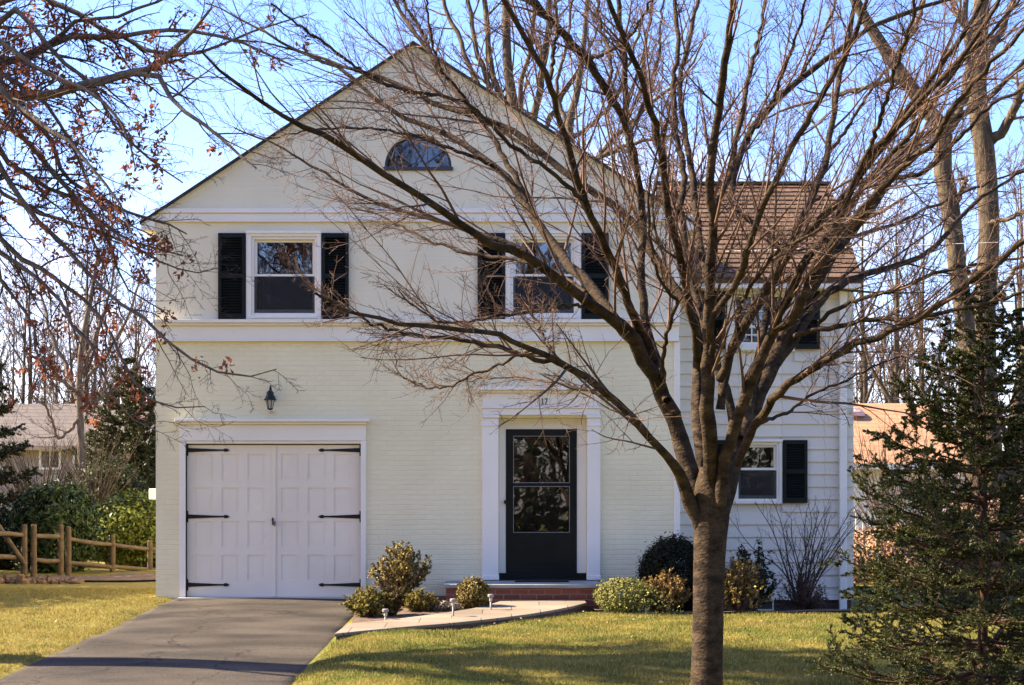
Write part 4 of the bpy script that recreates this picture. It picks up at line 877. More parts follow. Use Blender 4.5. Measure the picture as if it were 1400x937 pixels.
# (points (px,py,depth offset m), radii in px at TY)
LB = [
 # low left arm, long and drooping
 ([(962, 735, 0), (946, 690, -.05), (937, 665, -.1), (923, 636, -.25), (909, 618, -.4), (871, 578, -.7), (834, 543, -1.0), (803, 516, -1.2), (762, 494, -1.5), (727, 478, -1.7), (679, 459, -1.9), (631, 451, -2.1), (563, 446, -2.4), (511, 434, -2.6), (460, 417, -2.8), (415, 395, -2.9)], [15, 14, 12.5, 10, 7.5, 7, 6.6, 6, 5.4, 4, 3.6, 3.2, 2.8, 2.3, 1.7, 1]),
 ([(775, 501, -1.4), (714, 485, -1.5), (666, 471, -1.6), (597, 461, -1.7), (546, 454, -1.8), (477, 427, -2.0), (430, 400, -2.1)], [4.2, 3.6, 3.2, 2.6, 2.2, 1.6, 1]),
 ([(730, 478, -1.7), (707, 487, -1.6), (650, 512, -1.5), (604, 531, -1.3), (573, 526, -1.2), (542, 506, -1.1), (543, 480, -1.0)], [2.2, 2, 1.8, 1.5, 1.3, 1, .8]),
 ([(838, 546, -.9), (805, 535, -.7), (775, 526, -.5), (727, 519, -.2), (679, 516, 0), (640, 522, .2)], [2.6, 2.2, 1.8, 1.5, 1.1, .8]),
 ([(762, 494, -1.5), (745, 465, -1.3), (735, 440, -1.1), (722, 420, -1)], [2.4, 1.9, 1.5, 1]),
 # L2
 ([(960, 720, 0), (950, 668, .05), (938, 630, .1), (925, 585, .15), (908, 545, .1), (893, 515, 0), (876, 480, -.1), (858, 452, -.2), (830, 430, -.35), (800, 410, -.5), (762, 379, -.7), (720, 350, -.9), (679, 336, -1.1), (652, 322, -1.2), (597, 284, -1.5), (529, 240, -1.8), (460, 195, -2.1), (400, 165, -2.4), (330, 120, -2.7), (275, 70, -3)], [18, 19, 18, 17, 16, 15, 14.5, 13.5, 11, 10, 8.5, 7.5, 6.8, 6.4, 5.6, 5, 4.2, 3.2, 2.2, 1.2]),
 # L3
 ([(868, 468, -.1), (838, 432, .2), (803, 390, .5), (768, 351, .8), (731, 300, 1.1), (700, 250, 1.3), (679, 230, 1.4), (631, 196, 1.7), (597, 178, 1.9), (546, 158, 2.1), (505, 127, 2.3), (460, 92, 2.5), (397, 66, 2.8), (343, 34, 3.0), (280, 4, 3.2)], [12, 11.5, 11, 10, 9, 8, 7.4, 6.8, 6, 5.2, 4.4, 3.8, 3, 2.2, 1.3]),
 ([(720, 274, 1.2), (690, 215, 1.4), (655, 165, 1.7), (620, 118, 2.0), (590, 75, 2.2), (565, 42, 2.4), (545, 10, 2.6), (530, -25, 2.7)], [6.5, 6, 5.6, 5.2, 5, 4.4, 4, 3.4]),
 ([(590, 75, 2.2), (575, 40, 2.4), (555, 8, 2.3), (545, -30, 2.2)], [3.6, 3.2, 2.8, 2.3]),
 ([(655, 165, 1.7), (628, 125, 1.4), (600, 90, 1.1), (588, 40, .9), (580, -20, .7)], [3, 2.6, 2.3, 2, 1.5]),
 # L4
 ([(972, 690, 0), (962, 640, .2), (956, 580, .35), (953, 520, .5), (955, 468, .6), (944, 426, .7), (923, 393, .8), (900, 360, .9), (883, 336, 1), (854, 291, 1.1), (803, 257, 1.3), (751, 219, 1.6), (700, 178, 1.8), (652, 161, 1.9), (607, 147, 2.1), (573, 130, 2.2), (535, 110, 2.4), (494, 99, 2.5), (450, 84, 2.7), (400, 66, 2.8), (330, 55, 2.9)], [16, 15, 14, 13, 12, 11.5, 10.5, 9.6, 9, 8.5, 8, 8, 7.6, 6.8, 6, 5, 4.4, 3.8, 3, 2.2, 1.2]),
 ([(573, 130, 2.2), (520, 112, 2.0), (460, 72, 1.9), (410, 35, 1.8), (370, 5, 1.7)], [3.8, 3.4, 2.8, 2.2, 1.6]),
 # L5
 ([(898, 515, .1), (888, 475, .0), (864, 430, -.2), (850, 386, -.4), (838, 362, -.5), (822, 327, -.7), (801, 280, -.9), (782, 223, -1.1), (762, 154, -1.3), (751, 110, -1.5), (727, 69, -1.6), (690, 0, -1.8), (675, -40, -1.9)], [10, 9.5, 8.5, 8, 7.4, 6.6, 6, 5.6, 5, 4.8, 4.4, 3.8, 3]),
 ([(751, 110, -1.5), (758, 70, -1.4), (761, 30, -1.3), (758, -20, -1.2)], [3.2, 2.8, 2.4, 2]),
 # L6
 ([(912, 548, 0), (900, 495, .3), (885, 445, .5), (876, 375, .6), (879, 310, .7), (871, 240, .8), (857, 192, .8), (855, 140, .9), (854, 86, .9), (848, 30, 1), (843, -30, 1)], [9, 9, 8.6, 8, 7.6, 7, 6.6, 6, 5.6, 5, 4.2]),
 # L7
 ([(879, 300, .7), (868, 213, .4), (851, 161, .2), (830, 127, 0), (803, 82, -.2), (762, 38, -.4), (727, 0, -.6), (700, -35, -.7)], [5, 6, 7, 7.4, 7.6, 7, 6.2, 5]),
 # L8
 ([(956, 500, .5), (950, 450, .2), (938, 400, 0), (930, 350, -.2), (919, 310, -.4), (906, 240, -.6), (900, 192, -.8), (885, 137, -1), (865, 75, -1.2), (837, 17, -1.4), (825, -30, -1.5)], [9, 8.6, 8, 7.6, 7.2, 6.4, 6, 5.2, 4.6, 3.8, 3]),
 ([(919, 310, -.4), (935, 250, -.3), (925, 180, -.1), (921, 110, .1), (928, 60, .2), (920, -20, .4)], [6.5, 6, 5.6, 5, 4.4, 3.6]),
 # centre
 ([(980, 690, 0), (971, 620, -.2), (966, 560, -.4), (968, 500, -.5), (969, 430, -.6), (972, 370, -.7), (975, 319, -.8), (971, 240, -1), (982, 154, -1.1), (992, 86, -1.3), (1002, 0, -1.5), (1006, -40, -1.6)], [15, 15, 14, 12.5, 11, 9.6, 8.6, 7.6, 7, 6, 5, 4]),
 ([(971, 400, -.6), (955, 320, -.2), (948, 250, 0), (935, 171, .2), (930, 110, .4), (945, 40, .6), (960, -30, .8)], [7, 6.6, 6.4, 6, 5.2, 4.2, 3]),
 ([(972, 290, -.8), (992, 255, -.7), (1010, 180, -.5), (1022, 110, -.3), (1040, 40, -.1), (1052, -30, 0)], [5.6, 5.2, 4.6, 4, 3.2, 2.4]),
 ([(1000, 600, .1), (1001, 565, .2), (991, 527, .3), (974, 487, .4), (962, 440, .6), (945, 380, .8), (938, 330, 1.0), (925, 270, 1.2), (905, 210, 1.4), (890, 150, 1.6), (880, 90, 1.8), (890, 20, 2), (898, -30, 2.1)], [8, 8.5, 8.5, 8.5, 8.4, 8, 7.4, 6.6, 5.8, 5, 4.2, 3.2, 2.4]),
 ([(950, 430, .6), (935, 405, .6), (915, 375, .7), (900, 330, .8), (892, 280, .9), (905, 215, 1), (915, 150, 1.1)], [3.6, 3.4, 3, 2.6, 2.3, 2, 1.5]),
 # L12
 ([(968, 500, -.5), (975, 470, -.6), (969, 449, -.8), (990, 411, -.9), (1007, 386, -1), (1023, 339, -1.2), (1036, 300, -1.3), (1050, 264, -1.4), (1091, 189, -1.6), (1115, 147, -1.8), (1143, 96, -1.9), (1167, 51, -2.1), (1185, 0, -2.2)], [5, 5.2, 5.5, 5.8, 6, 5.8, 5.4, 5, 4.6, 4.2, 3.8, 3.2, 2.6]),
 # L10
 ([(985, 560, 0), (988, 520, 0), (1000, 480, .2), (1030, 421, .4), (1059, 379, .5), (1070, 345, .6), (1055, 320, .6), (1020, 300, .7), (1000, 270, .8), (1019, 192, 1), (1040, 161, 1.1), (1091, 110, 1.3), (1143, 72, 1.5), (1180, 45, 1.6), (1229, 21, 1.8), (1277, 7, 1.9), (1330, -10, 2)], [10, 10, 9.5, 9, 8.5, 7.5, 6, 5.5, 6.5, 7.6, 8, 7, 6.2, 5.6, 4.8, 4, 3]),
 ([(983, 520, -.1), (1010, 455, -.3), (1036, 415, -.4), (1059, 379, -.5), (1077, 343, -.6), (1095, 322, -.7), (1122, 299, -.8), (1160, 262, -.9), (1200, 210, -1.1), (1246, 144, -1.3), (1290, 86, -1.5), (1331, 20, -1.7), (1350, -20, -1.8)], [9, 9, 8.6, 8, 7.2, 6.4, 5.8, 5.4, 5, 4.6, 4, 3.2, 2.5]),
 # L11
 ([(1015, 600, .1), (1030, 530, .3), (1040, 480, .5), (1049, 425, .7), (1060, 380, .8), (1078, 340, .9), (1091, 309, 1), (1112, 267, 1.1), (1129, 219, 1.3), (1139, 154, 1.5), (1153, 86, 1.7), (1167, 17, 1.9), (1172, -30, 2)], [10, 10, 9.5, 8.6, 8.2, 8, 7.6, 7.2, 7, 6.4, 5.8, 4.8, 4]),
 # S1 thick right leader
 ([(985, 700, 0), (998, 650, .1), (1012, 600, .2), (1032, 555, .3), (1052, 510, .4), (1072, 460, .5), (1098, 410, .6), (1128, 365, .6), (1158, 320, .7), (1187, 290, .8), (1210, 250, .9), (1235, 206, 1), (1283, 175, 1.2), (1349, 137, 1.4), (1400, 86, 1.6), (1440, 50, 1.7)], [18, 19, 19, 18, 17, 16, 15, 14, 12, 10.5, 10, 9.5, 7.5, 6, 4.6, 3.5]),
 # S2
 ([(985, 690, -.1), (990, 640, -.2), (1003, 590, -.3), (1018, 545, -.4), (1040, 490, -.5), (1062, 440, -.6), (1085, 385, -.8), (1115, 340, -.9), (1143, 305, -1), (1180, 223, -1.2), (1215, 185, -1.3), (1255, 140, -1.5), (1300, 95, -1.7), (1350, 30, -1.9), (1375, -20, -2)], [12, 12.5, 12, 11, 10, 9, 8, 7.4, 6.6, 5.6, 5, 4.4, 3.8, 3, 2.4]),
 ([(1062, 450, -.6), (1090, 430, -.8), (1100, 400, -.9), (1130, 345, -1), (1167, 300, -1.2), (1229, 233, -1.4), (1277, 192, -1.6), (1307, 144, -1.8), (1366, 75, -2.1), (1420, 20, -2.4)], [7, 7.4, 7.4, 7, 6.2, 5.2, 4.6, 4, 3.2, 2.2]),
 ([(1090, 425, .5), (1120, 350, .3), (1145, 310, .2), (1170, 270, .1), (1205, 225, 0), (1240, 190, -.1), (1280, 130, -.2), (1320, 80, -.3), (1360, 40, -.4), (1400, -10, -.5)], [6.6, 6.4, 6, 5.6, 5, 4.6, 4, 3.4, 2.8, 2]),
 ([(1158, 330, .7), (1190, 275, .4), (1218, 245, .3), (1263, 235, .2), (1310, 190, .1), (1360, 140, 0), (1410, 120, -.1)], [6, 6, 5.4, 4.6, 3.8, 3.2, 2.4]),
 # L17 right low arm
 ([(1005, 640, .1), (1020, 605, 0), (1045, 565, -.2), (1074, 530, -.4), (1109, 506, -.6), (1160, 478, -.9), (1229, 447, -1.2), (1283, 417, -1.4), (1331, 382, -1.6), (1400, 331, -1.9), (1450, 300, -2.1)], [9, 9, 8.4, 7.4, 6.8, 6.2, 5.6, 5, 4.4, 3.6, 2.6]),
 # L18
 ([(1060, 500, .4), (1085, 465, .5), (1112, 420, .7), (1143, 393, .8), (1187, 375, 1), (1229, 362, 1.2), (1270, 345, 1.4), (1300, 312, 1.6), (1330, 280, 1.8), (1390, 240, 2.1), (1440, 215, 2.3)], [10, 10, 9, 7.5, 7, 6.2, 5.6, 5, 4.2, 3.2, 2.2]),
 ([(1075, 470, .5), (1100, 455, .4), (1129, 451, .3), (1180, 437, .2), (1246, 435, 0), (1331, 420, -.2), (1400, 400, -.4), (1450, 395, -.5)], [6, 5.5, 5, 4.6, 4, 3.2, 2.4, 1.6]),
 ([(1030, 585, .2), (1050, 573, .3), (1078, 564, .5), (1112, 537, .7), (1160, 519, .9), (1215, 492, 1.1), (1260, 480, 1.3)], [4, 3.4, 3, 2.5, 2, 1.6, 1]),
 ([(1120, 440, .5), (1160, 415, .3), (1229, 395, .1), (1290, 370, -.1), (1350, 360, -.3), (1410, 350, -.5)], [4.5, 4, 3.6, 3, 2.4, 1.7]),
 # long thin stems between
 ([(1130, 360, .6), (1150, 330, 1.0), (1200, 315, 1.4), (1260, 290, 1.8), (1320, 262, 2.1), (1400, 232, 2.5)], [4.4, 4, 3.6, 3, 2.4, 1.7]),
 ([(1004, 470, -.2), (1010, 430, -.5), (1023, 400, -.9), (1060, 345, -1.3), (1100, 325, -1.6), (1150, 300, -1.9), (1210, 290, -2.2)], [3.4, 3, 2.8, 2.4, 2, 1.6, 1]),
 ([(905, 520, 0), (908, 470, -.5), (925, 415, -.8), (915, 400, -.9), (900, 380, -1), (890, 330, -1.2), (888, 270, -1.4), (900, 200, -1.6)], [3.6, 3.2, 3, 2.6, 2.4, 2.2, 1.8, 1.2]),
 ([(830, 430, -.4), (800, 420, -.5), (768, 418, -.7), (735, 425, -.9), (690, 432, -1.1), (640, 441, -1.2), (600, 440, -1.3), (570, 420, -1.4), (545, 397, -1.5)], [3, 2.8, 2.5, 2.2, 2, 1.7, 1.5, 1.2, .9]),
 ([(800, 400, -.4), (760, 372, -.1), (715, 355, .1), (665, 350, .3), (610, 338, .5), (560, 315, .7), (520, 295, .9), (480, 285, 1.0)], [4.5, 4, 3.6, 3, 2.6, 2.2, 1.7, 1]),
 ([(720, 345, -1), (670, 325, -.9), (610, 305, -.8), (560, 290, -.7), (500, 270, -.6), (440, 235, -.5), (380, 200, -.4), (320, 175, -.3)], [4.2, 3.8, 3.4, 3, 2.6, 2.1, 1.5, .9]),
 ([(679, 230, 1.4), (620, 205, 1.1), (560, 185, .9), (500, 175, .7), (430, 178, .5), (370, 190, .4)], [3.6, 3.2, 2.7, 2.2, 1.6, 1]),
 ([(751, 219, 1.6), (700, 190, 2), (640, 150, 2.4), (590, 120, 2.8), (520, 60, 3.2), (470, 15, 3.5)], [3.8, 3.4, 3, 2.6, 2, 1.4]),
 ([(801, 280, -.9), (760, 240, -1.3), (700, 200, -1.7), (650, 150, -2), (600, 130, -2.3), (540, 120, -2.6), (480, 95, -2.9)], [3.6, 3.2, 2.8, 2.4, 2, 1.6, 1.1]),
 ([(857, 192, .8), (880, 140, 1.2), (900, 80, 1.5), (905, 20, 1.8), (915, -30, 2)], [3.6, 3.2, 2.8, 2.3, 1.8]),
 ([(830, 127, 0), (835, 80, .3), (820, 30, .6), (815, -30, .8)], [3.6, 3.2, 2.7, 2]),
 ([(803, 82, -.2), (850, 60, -.6), (880, 20, -.9), (900, -20, -1.1)], [3, 2.6, 2.2, 1.7]),
 ([(1019, 192, 1), (1050, 150, .6), (1075, 90, .3), (1095, 30, 0), (1105, -30, -.2)], [3.6, 3.2, 2.8, 2.3, 1.8]),
 ([(1091, 110, 1.3), (1120, 60, 1.6), (1140, 10, 1.9), (1150, -30, 2)], [3.2, 2.7, 2.2, 1.8]),
 ([(1129, 219, 1.3), (1160, 170, 1.7), (1200, 110, 2.1), (1235, 60, 2.5), (1260, 0, 2.8)], [3.8, 3.4, 2.8, 2.3, 1.8]),
 ([(1180, 223, -1.2), (1205, 160, -1.6), (1225, 90, -2), (1245, 30, -2.3), (1255, -30, -2.5)], [3.6, 3.2, 2.7, 2.2, 1.7]),
 ([(1235, 206, 1), (1255, 150, 1.5), (1290, 80, 2), (1310, 20, 2.4), (1320, -30, 2.7)], [4, 3.6, 3, 2.4, 2]),
]
def strand(pts, rad, Yb, N=28, jit=0.0):
    q = [P(a, b, Yb + c) for a, b, c in pts]; rr = [r * Yb / F for r in rad]
    return resample(q, rr, N, jit, rng)
tp, tr_ = zip(*[strand(a, b, TY, 40) for a, b in trunk_l]); lp, lr = zip(*[strand(a, b, TY, 34, .006) for a, b in LB])
tp, tr_, lp, lr = map(np.array, (tp, tr_, lp, lr)); lr = lr * np.interp(lr, [.004, .03, .06, .1], [.88, .72, .69, .72]); tr_ = tr_ * .93; lr = lr * (1 + rng.normal(0, .035, lr.shape)); tr_[:, 1:] *= 1 + rng.normal(0, .012, tr_[:, 1:].shape)
V, Fc = join([tubes(tp, tr_, 28), tubes(lp, lr, 12)])
np_mesh('trunk', V, Fc, M['bark'], tree, smooth=True)
S1, Q1 = spawn(rng, lp, lr, 17, (.2, 1), .32, (14, 42), .42, 9, .02, .055, .3, .0028, .012)
S2, Q2 = spawn(rng, S1, Q1, 8, (.15, 1), .42, (20, 50), .6, 6, .01, .08, .45, .0018)
S2b, Q2b = spawn(rng, lp, lr, 14, (.3, 1), .2, (30, 70), .3, 6, .03, .14, .4, .0016, .003, absl=.5)
S3, Q3 = spawn(rng, S2, Q2, 4, (.15, 1), .45, (25, 60), .7, 4, .02, .15, .6, .0012, .0018)
S3b, Q3b = spawn(rng, S2b, Q2b, 5, (.15, 1), .4, (25, 60), .7, 4, .02, .15, .6, .0012, .0018)
np_mesh('crown', *join([tubes(S1, Q1, 5), tubes(S2, Q2, 3), tubes(S2b, Q2b, 3), tubes(S3, Q3, 3), tubes(S3b, Q3b, 3)]), M['twig'], tree)

# ------------------------------------------------------------------ oak at the left, trunk out of the picture
OX, OY = -8.6, 15.0
oak = thing('oak_tree', 'oak reaching in from the left with clinging rust red leaves', 'tree', (OX, OY, gz(OX, OY)))
rng = np.random.default_rng(8)
tk, tkr = resample([(OX, OY, -.3), (OX + .05, OY, 1.5), (OX + .1, OY, 4), (OX + .1, OY + .05, 6.5), (OX + .3, OY, 9), (OX + .2, OY + .1, 12)], [.42, .31, .27, .24, .2, .1], 30)
def ostr(pts, rad, Yb, start):
    q = [start] + [P(a, b, Yb + c) for a, b, c in pts]; rr = [rad[0] * 1.3 * Yb / F] + [r * Yb / F for r in rad]
    return resample(q, rr, 26, .012, rng)
S0 = lambda z: (OX + .1, OY, z)
OB = [
 ostr([(-60, 140, -.6), (0, 131, -.6), (70, 128, -.7), (140, 108, -.8), (197, 99, -.9), (235, 72, -1), (262, 42, -1.1), (290, 10, -1.2)], [9, 7, 6, 5.2, 4.6, 3.6, 2.4, 1.4], OY - .7, S0(5.1)),
 ostr([(-60, 145, -.4), (60, 131, -.7), (197, 100, -.9), (235, 132, -1.1), (262, 160, -1.3), (310, 195, -1.6), (350, 230, -1.9)], [1.5, 2.5, 4, 3, 2.6, 2, 1.1], OY - .7, S0(5.1)),
 ostr([(-60, 120, .6), (0, 88, .5), (40, 78, .4), (75, 57, .3), (115, 49, .2), (170, 52, .1), (240, 40, 0), (330, 60, -.1), (400, 90, -.2)], [8, 6, 5.4, 5, 4.4, 3.4, 2.8, 2, 1.2], OY - .7, S0(5.3)),
 ostr([(-60, 100, .4), (75, 57, .3), (85, 38, .2), (130, 25, .2), (200, 12, .1), (240, -10, 0)], [2, 3.4, 3.2, 2.6, 2, 1.4], OY - .7, S0(5.3)),
 ostr([(-60, 60, .9), (0, 140, .8), (40, 200, .6), (85, 250, .5), (130, 300, .3), (190, 335, .1), (250, 350, 0)], [5, 4, 3.4, 3, 2.4, 1.8, 1], OY - .7, S0(6.4)),
 ostr([(-60, 60, 1.4), (10, 130, 1.2), (60, 180, 1.0), (90, 240, .8), (150, 280, .6), (210, 300, .4), (255, 320, .2)], [5, 4, 3.4, 3, 2.4, 1.8, 1], OY - .7, S0(6.4)),
 ostr([(-60, 200, -.2), (0, 230, -.3), (40, 290, -.4), (90, 340, -.5), (140, 395, -.6), (200, 440, -.8), (250, 482, -.9), (285, 503, -1), (345, 517, -1.1), (378, 505, -1.2)], [5, 4.2, 3.6, 3, 2.6, 2.2, 1.8, 1.5, 1.1, .7], OY - .7, S0(4.4)),
 ostr([(-60, 260, .3), (0, 330, .2), (60, 372, .1), (120, 415, 0), (160, 470, -.2), (190, 530, -.3), (230, 556, -.4), (280, 556, -.5)], [5, 4, 3.2, 2.6, 2, 1.6, 1.2, .7], OY - .7, S0(4.0)),
 ostr([(-60, 160, .7), (0, 215, .6), (50, 250, .6), (100, 270, .5), (150, 330, .4), (170, 390, .3), (230, 430, .2)], [5, 4, 3.2, 2.6, 2, 1.4, .8], OY - .7, S0(4.6)),
 ostr([(-60, 40, 0), (20, 15, -.1), (80, 80, -.2), (130, 120, -.3), (160, 180, -.4), (220, 230, -.6), (250, 250, -.7)], [5, 4, 3, 2.4, 2, 1.4, .8], OY - .7, S0(6.9)),
 ostr([(-60, 320, -.8), (0, 350, -.9), (50, 380, -1), (100, 440, -1.1), (140, 500, -1.2), (165, 560, -1.2), (215, 590, -1.3)], [4, 3.2, 2.6, 2, 1.6, 1.2, .7], OY - .7, S0(3.5)),
 ostr([(-60, 10, .5), (30, -10, .4), (110, 20, .3), (180, 60, .2), (260, 75, .1), (340, 45, 0), (420, 20, -.1)], [5, 4.4, 3.6, 3, 2.4, 1.6, .9], OY - .7, S0(7.5)),
 ostr([(-60, 90, -1.2), (0, 128, -1.3), (60, 170, -1.5), (110, 210, -1.7), (150, 260, -1.8), (180, 320, -1.9)], [4.5, 3.6, 2.8, 2.2, 1.6, .9], OY - .7, S0(6.0)),

 ostr([(-60, 120, 1.8), (0, 165, 1.7), (50, 205, 1.5), (95, 262, 1.3), (128, 330, 1.1), (150, 395, 1.0)], [4, 3.4, 2.8, 2.2, 1.6, .9], OY - .7, S0(5.6)),
 ostr([(-60, 230, 1.2), (0, 262, 1.1), (45, 285, 1.0), (95, 305, .9), (140, 318, .8), (200, 350, .7), (262, 372, .6), (300, 366, .5)], [4, 3.2, 2.6, 2.2, 1.8, 1.4, 1, .6], OY - .7, S0(4.9)),
 ostr([(-60, 90, .2), (20, 110, .1), (70, 150, 0), (100, 200, -.1), (120, 260, -.2), (160, 300, -.4), (215, 325, -.5)], [4, 3.2, 2.6, 2.2, 1.8, 1.3, .8], OY - .7, S0(6.0)),
 ostr([(-60, 30, -.8), (0, 60, -.9), (60, 95, -1.0), (130, 130, -1.1), (170, 175, -1.2), (185, 230, -1.3)], [4, 3.4, 2.8, 2.2, 1.6, .9], OY - .7, S0(6.8)),
 ostr([(-60, 300, .4), (0, 380, .3), (40, 440, .2), (60, 500, .1), (90, 550, 0)], [3.4, 2.6, 2, 1.4, .8], OY - .7, S0(4.0)),
]
ob, obr = map(np.array, zip(*OB))
# upper limbs out of the frame that shade the lawn
up1, upr = spawn(rng, tk[None], tkr[None], 30, (.42, 1), .46, (35, 80), .55, 26, .05, .05, .2)
allb = np.concatenate([ob, up1]); allr = np.concatenate([obr, upr])
np_mesh('trunk', *join([tubes(tk[None], tkr[None], 20), tubes(allb, allr, 8)]), M['oakbark'], oak, smooth=True)
A1, B1 = spawn(rng, allb, allr, 30, (.25, 1), .2, (25, 60), .5, 8, -.03, .13, .3, .003, .012, absl=1.0)
A2, B2 = spawn(rng, A1, B1, 7, (.15, 1), .45, (25, 60), .6, 6, -.02, .15, .4, .0022)
A3, B3 = spawn(rng, A2, B2, 4, (.2, 1), .5, (25, 60), .7, 4, 0, .15, .6, .0018)
np_mesh('crown', *join([tubes(A1, B1, 5), tubes(A2, B2, 3), tubes(A3, B3, 3)]), M['darktwig'], oak)
# clusters of leaves at some twig ends
ex = A2[:, -1]; sel = rng.uniform(0, 1, len(A2)) < np.where(ex[:, 0] / ex[:, 1] < -.235, .17, .03)
ends = A2[sel][:, -1]; cen = np.repeat(ends, 14, 0) + rng.normal(0, .038, (len(ends) * 14, 3))
V, Fc, at = leaf_cloud(rng, cen, rng.normal(0, 1, cen.shape), .033, .45, fold=.35)
np_mesh('leaves', V, Fc, M['oakleaf'], oak, attr=at)

# ------------------------------------------------------------------ spruce at the right
def spruce(name, label, base, H, Rad, seed, nb=95, fine=True, cA=(.016, .024, .009), cB=(.05, .06, .018), needle=.017, nd=26, zlow=.06, wd=.0022):
    rng = np.random.default_rng(seed); t = thing(name, label, 'tree', base); b = np.array(base, float)
    tk, tkr = resample([b + (0, 0, -.1), b + (0.02, 0, H * .5), b + (0, .02, H)], [H * .014, H * .0075, .004], 30)
    nw = max(8, nb // 9); wh = zlow + (.985 - zlow) * np.linspace(0, 1, nw) ** .95
    hs_ = np.clip(wh[np.arange(nb) % nw] + rng.normal(0, .008, nb), zlow, .99); ph = np.arange(nb) // nw * (2 * np.pi / (nb / nw)) + (np.arange(nb) % nw) * 1.9 + rng.uniform(-.25, .25, nb)
    Lb = Rad * (1 - hs_) ** .85 * rng.uniform(.7, 1.12, nb) + .06; NB = 14; B = np.empty((nb, NB, 3))
    s = np.linspace(0, 1, NB)
    droop = (-.25 + .75 * hs_)[:, None]
    rise = droop * s[None] + .28 * (s ** 2.2)[None] * (1 - .4 * hs_)[:, None]
    B[..., 0] = b[0] + Lb[:, None] * s * np.cos(ph)[:, None]; B[..., 1] = b[1] + Lb[:, None] * s * np.sin(ph)[:, None]; B[..., 2] = b[2] + hs_[:, None] * H + Lb[:, None] * rise
    B[:, 1:] += rng.normal(0, .005, (nb, NB - 1, 3)); RB = (Lb * .011 + .003)[:, None] * np.linspace(1, .25, NB)
    C1, D1 = spawn(rng, B, RB, 26, (.12, 1), .34, (44, 58), .5, 7, .0, .015, .5, .0022, flat=.93)
    kp = rng.uniform(0, 1, len(C1)) < np.repeat(np.clip((Lb / Rad) * 1.25, .12, 1), 26); C1, D1 = C1[kp], D1[kp]
    C2, D2 = spawn(rng, C1, D1, 7, (.2, 1), .42, (38, 52), .6, 5, .0, .02, .6, .0016, flat=.9)
    np_mesh('trunk', *tubes(tk[None], tkr[None], 12), M['spruce_bark'], t, smooth=True)
    np_mesh('branches', *join([tubes(B, RB, 5), tubes(C1, D1, 4), tubes(C2, D2, 3)]), M['spruce_bark'], t)
    Vs = []
    for Q, dens in ((B[:, 5:], 30), (C1, nd), (C2, nd - 8)):
        m, n, _ = Q.shape; u = rng.uniform(0, n - 1.001, (m, dens)); i0 = u.astype(int); f = (u - i0)[..., None]; mm = np.arange(m)[:, None]
        p = Q[mm, i0] * (1 - f) + Q[mm, i0 + 1] * f; tn = nrm(Q[mm, i0 + 1] - Q[mm, i0]); r = rng.normal(0, 1, p.shape); r[..., 2] += .35
        pr = nrm(r - (r * tn).sum(-1, keepdims=True) * tn); d = nrm(pr + tn * .9); w = np.cross(d, rng.normal(0, 1, p.shape)); w = nrm(w) * wd
        L = needle * rng.uniform(.7, 1.2, (*u.shape, 1))
        Vs.append(np.stack([p - w, p + w, p + d * L + w * .6, p + d * L - w * .6], 2).reshape(-1, 4, 3))
    V = np.concatenate(Vs); n = len(V)
    key = 'needle%s' % (cA,)
    if key not in M: M[key] = mat('needles', cA, .55, cB, attr=True, trans=.12, spec=.35)
    np_mesh('foliage', V.reshape(-1, 3), np.arange(4 * n).reshape(-1, 4), M[key], t, attr=np.repeat(rng.uniform(0, 1, n), 4))
    return t
sx, sy = (1342 - 700) * 11.3 / F, 11.3
spruce('spruce', 'dark green spruce standing at the right edge of the lawn', (sx, sy, gz(sx, sy)), 3.3, 1.5, 31, nb=135, needle=.0165, nd=46, wd=.0029, cA=(.018,.025,.006), cB=(.095,.105,.02))

# ------------------------------------------------------------------ background, right
bx = lambda px, Y: (px - 700) * Y / F
def traced_tree(name, label, trunk, limbs, Yb, seed, bm='greybark', k=(9, 6, 4), thin=.008, extra=0):
    rng = np.random.default_rng(seed)
    q = [P(a, b, Yb) for a, b, r in trunk]; base = (q[0][0], q[0][1], q[0][2])
    t = thing(name, label, 'tree', base)
    tk, tkr = resample(q, [r * Yb / F for a, b, r in trunk], 40)
    tkr = tkr * .86
    L = [resample([P(a, b, Yb + c) for a, b, c, r in l], [r * .85 * Yb / F for a, b, c, r in l], 20, .02, rng) for l in limbs]
    lp, lr = map(np.array, zip(*L))
    if extra:
        e, er = spawn(rng, tk[None], tkr[None], extra, (.35, 1), .35, (30, 60), .35, 20, .08, .06, .2); lp = np.concatenate([lp, e]); lr = np.concatenate([lr, er])
    np_mesh('trunk', *join([tubes(tk[None], tkr[None], 20), tubes(lp, lr, 9)]), M[bm], t, smooth=True)
    a, b = spawn(rng, lp, lr, k[0], (.15, 1), .4, (25, 60), .45, 8, .04, .12, .3, thin)
    c, d = spawn(rng, a, b, k[1], (.15, 1), .45, (25, 60), .55, 6, .03, .13, .5, thin * .7)
    e, f = spawn(rng, c, d, k[2], (.15, 1), .5, (25, 60), .6, 4, .03, .13, .6, thin * .5)
    np_mesh('crown', *join([tubes(a, b, 5), tubes(c, d, 3), tubes(e, f, 3)]), M['twig'], t)
    return t
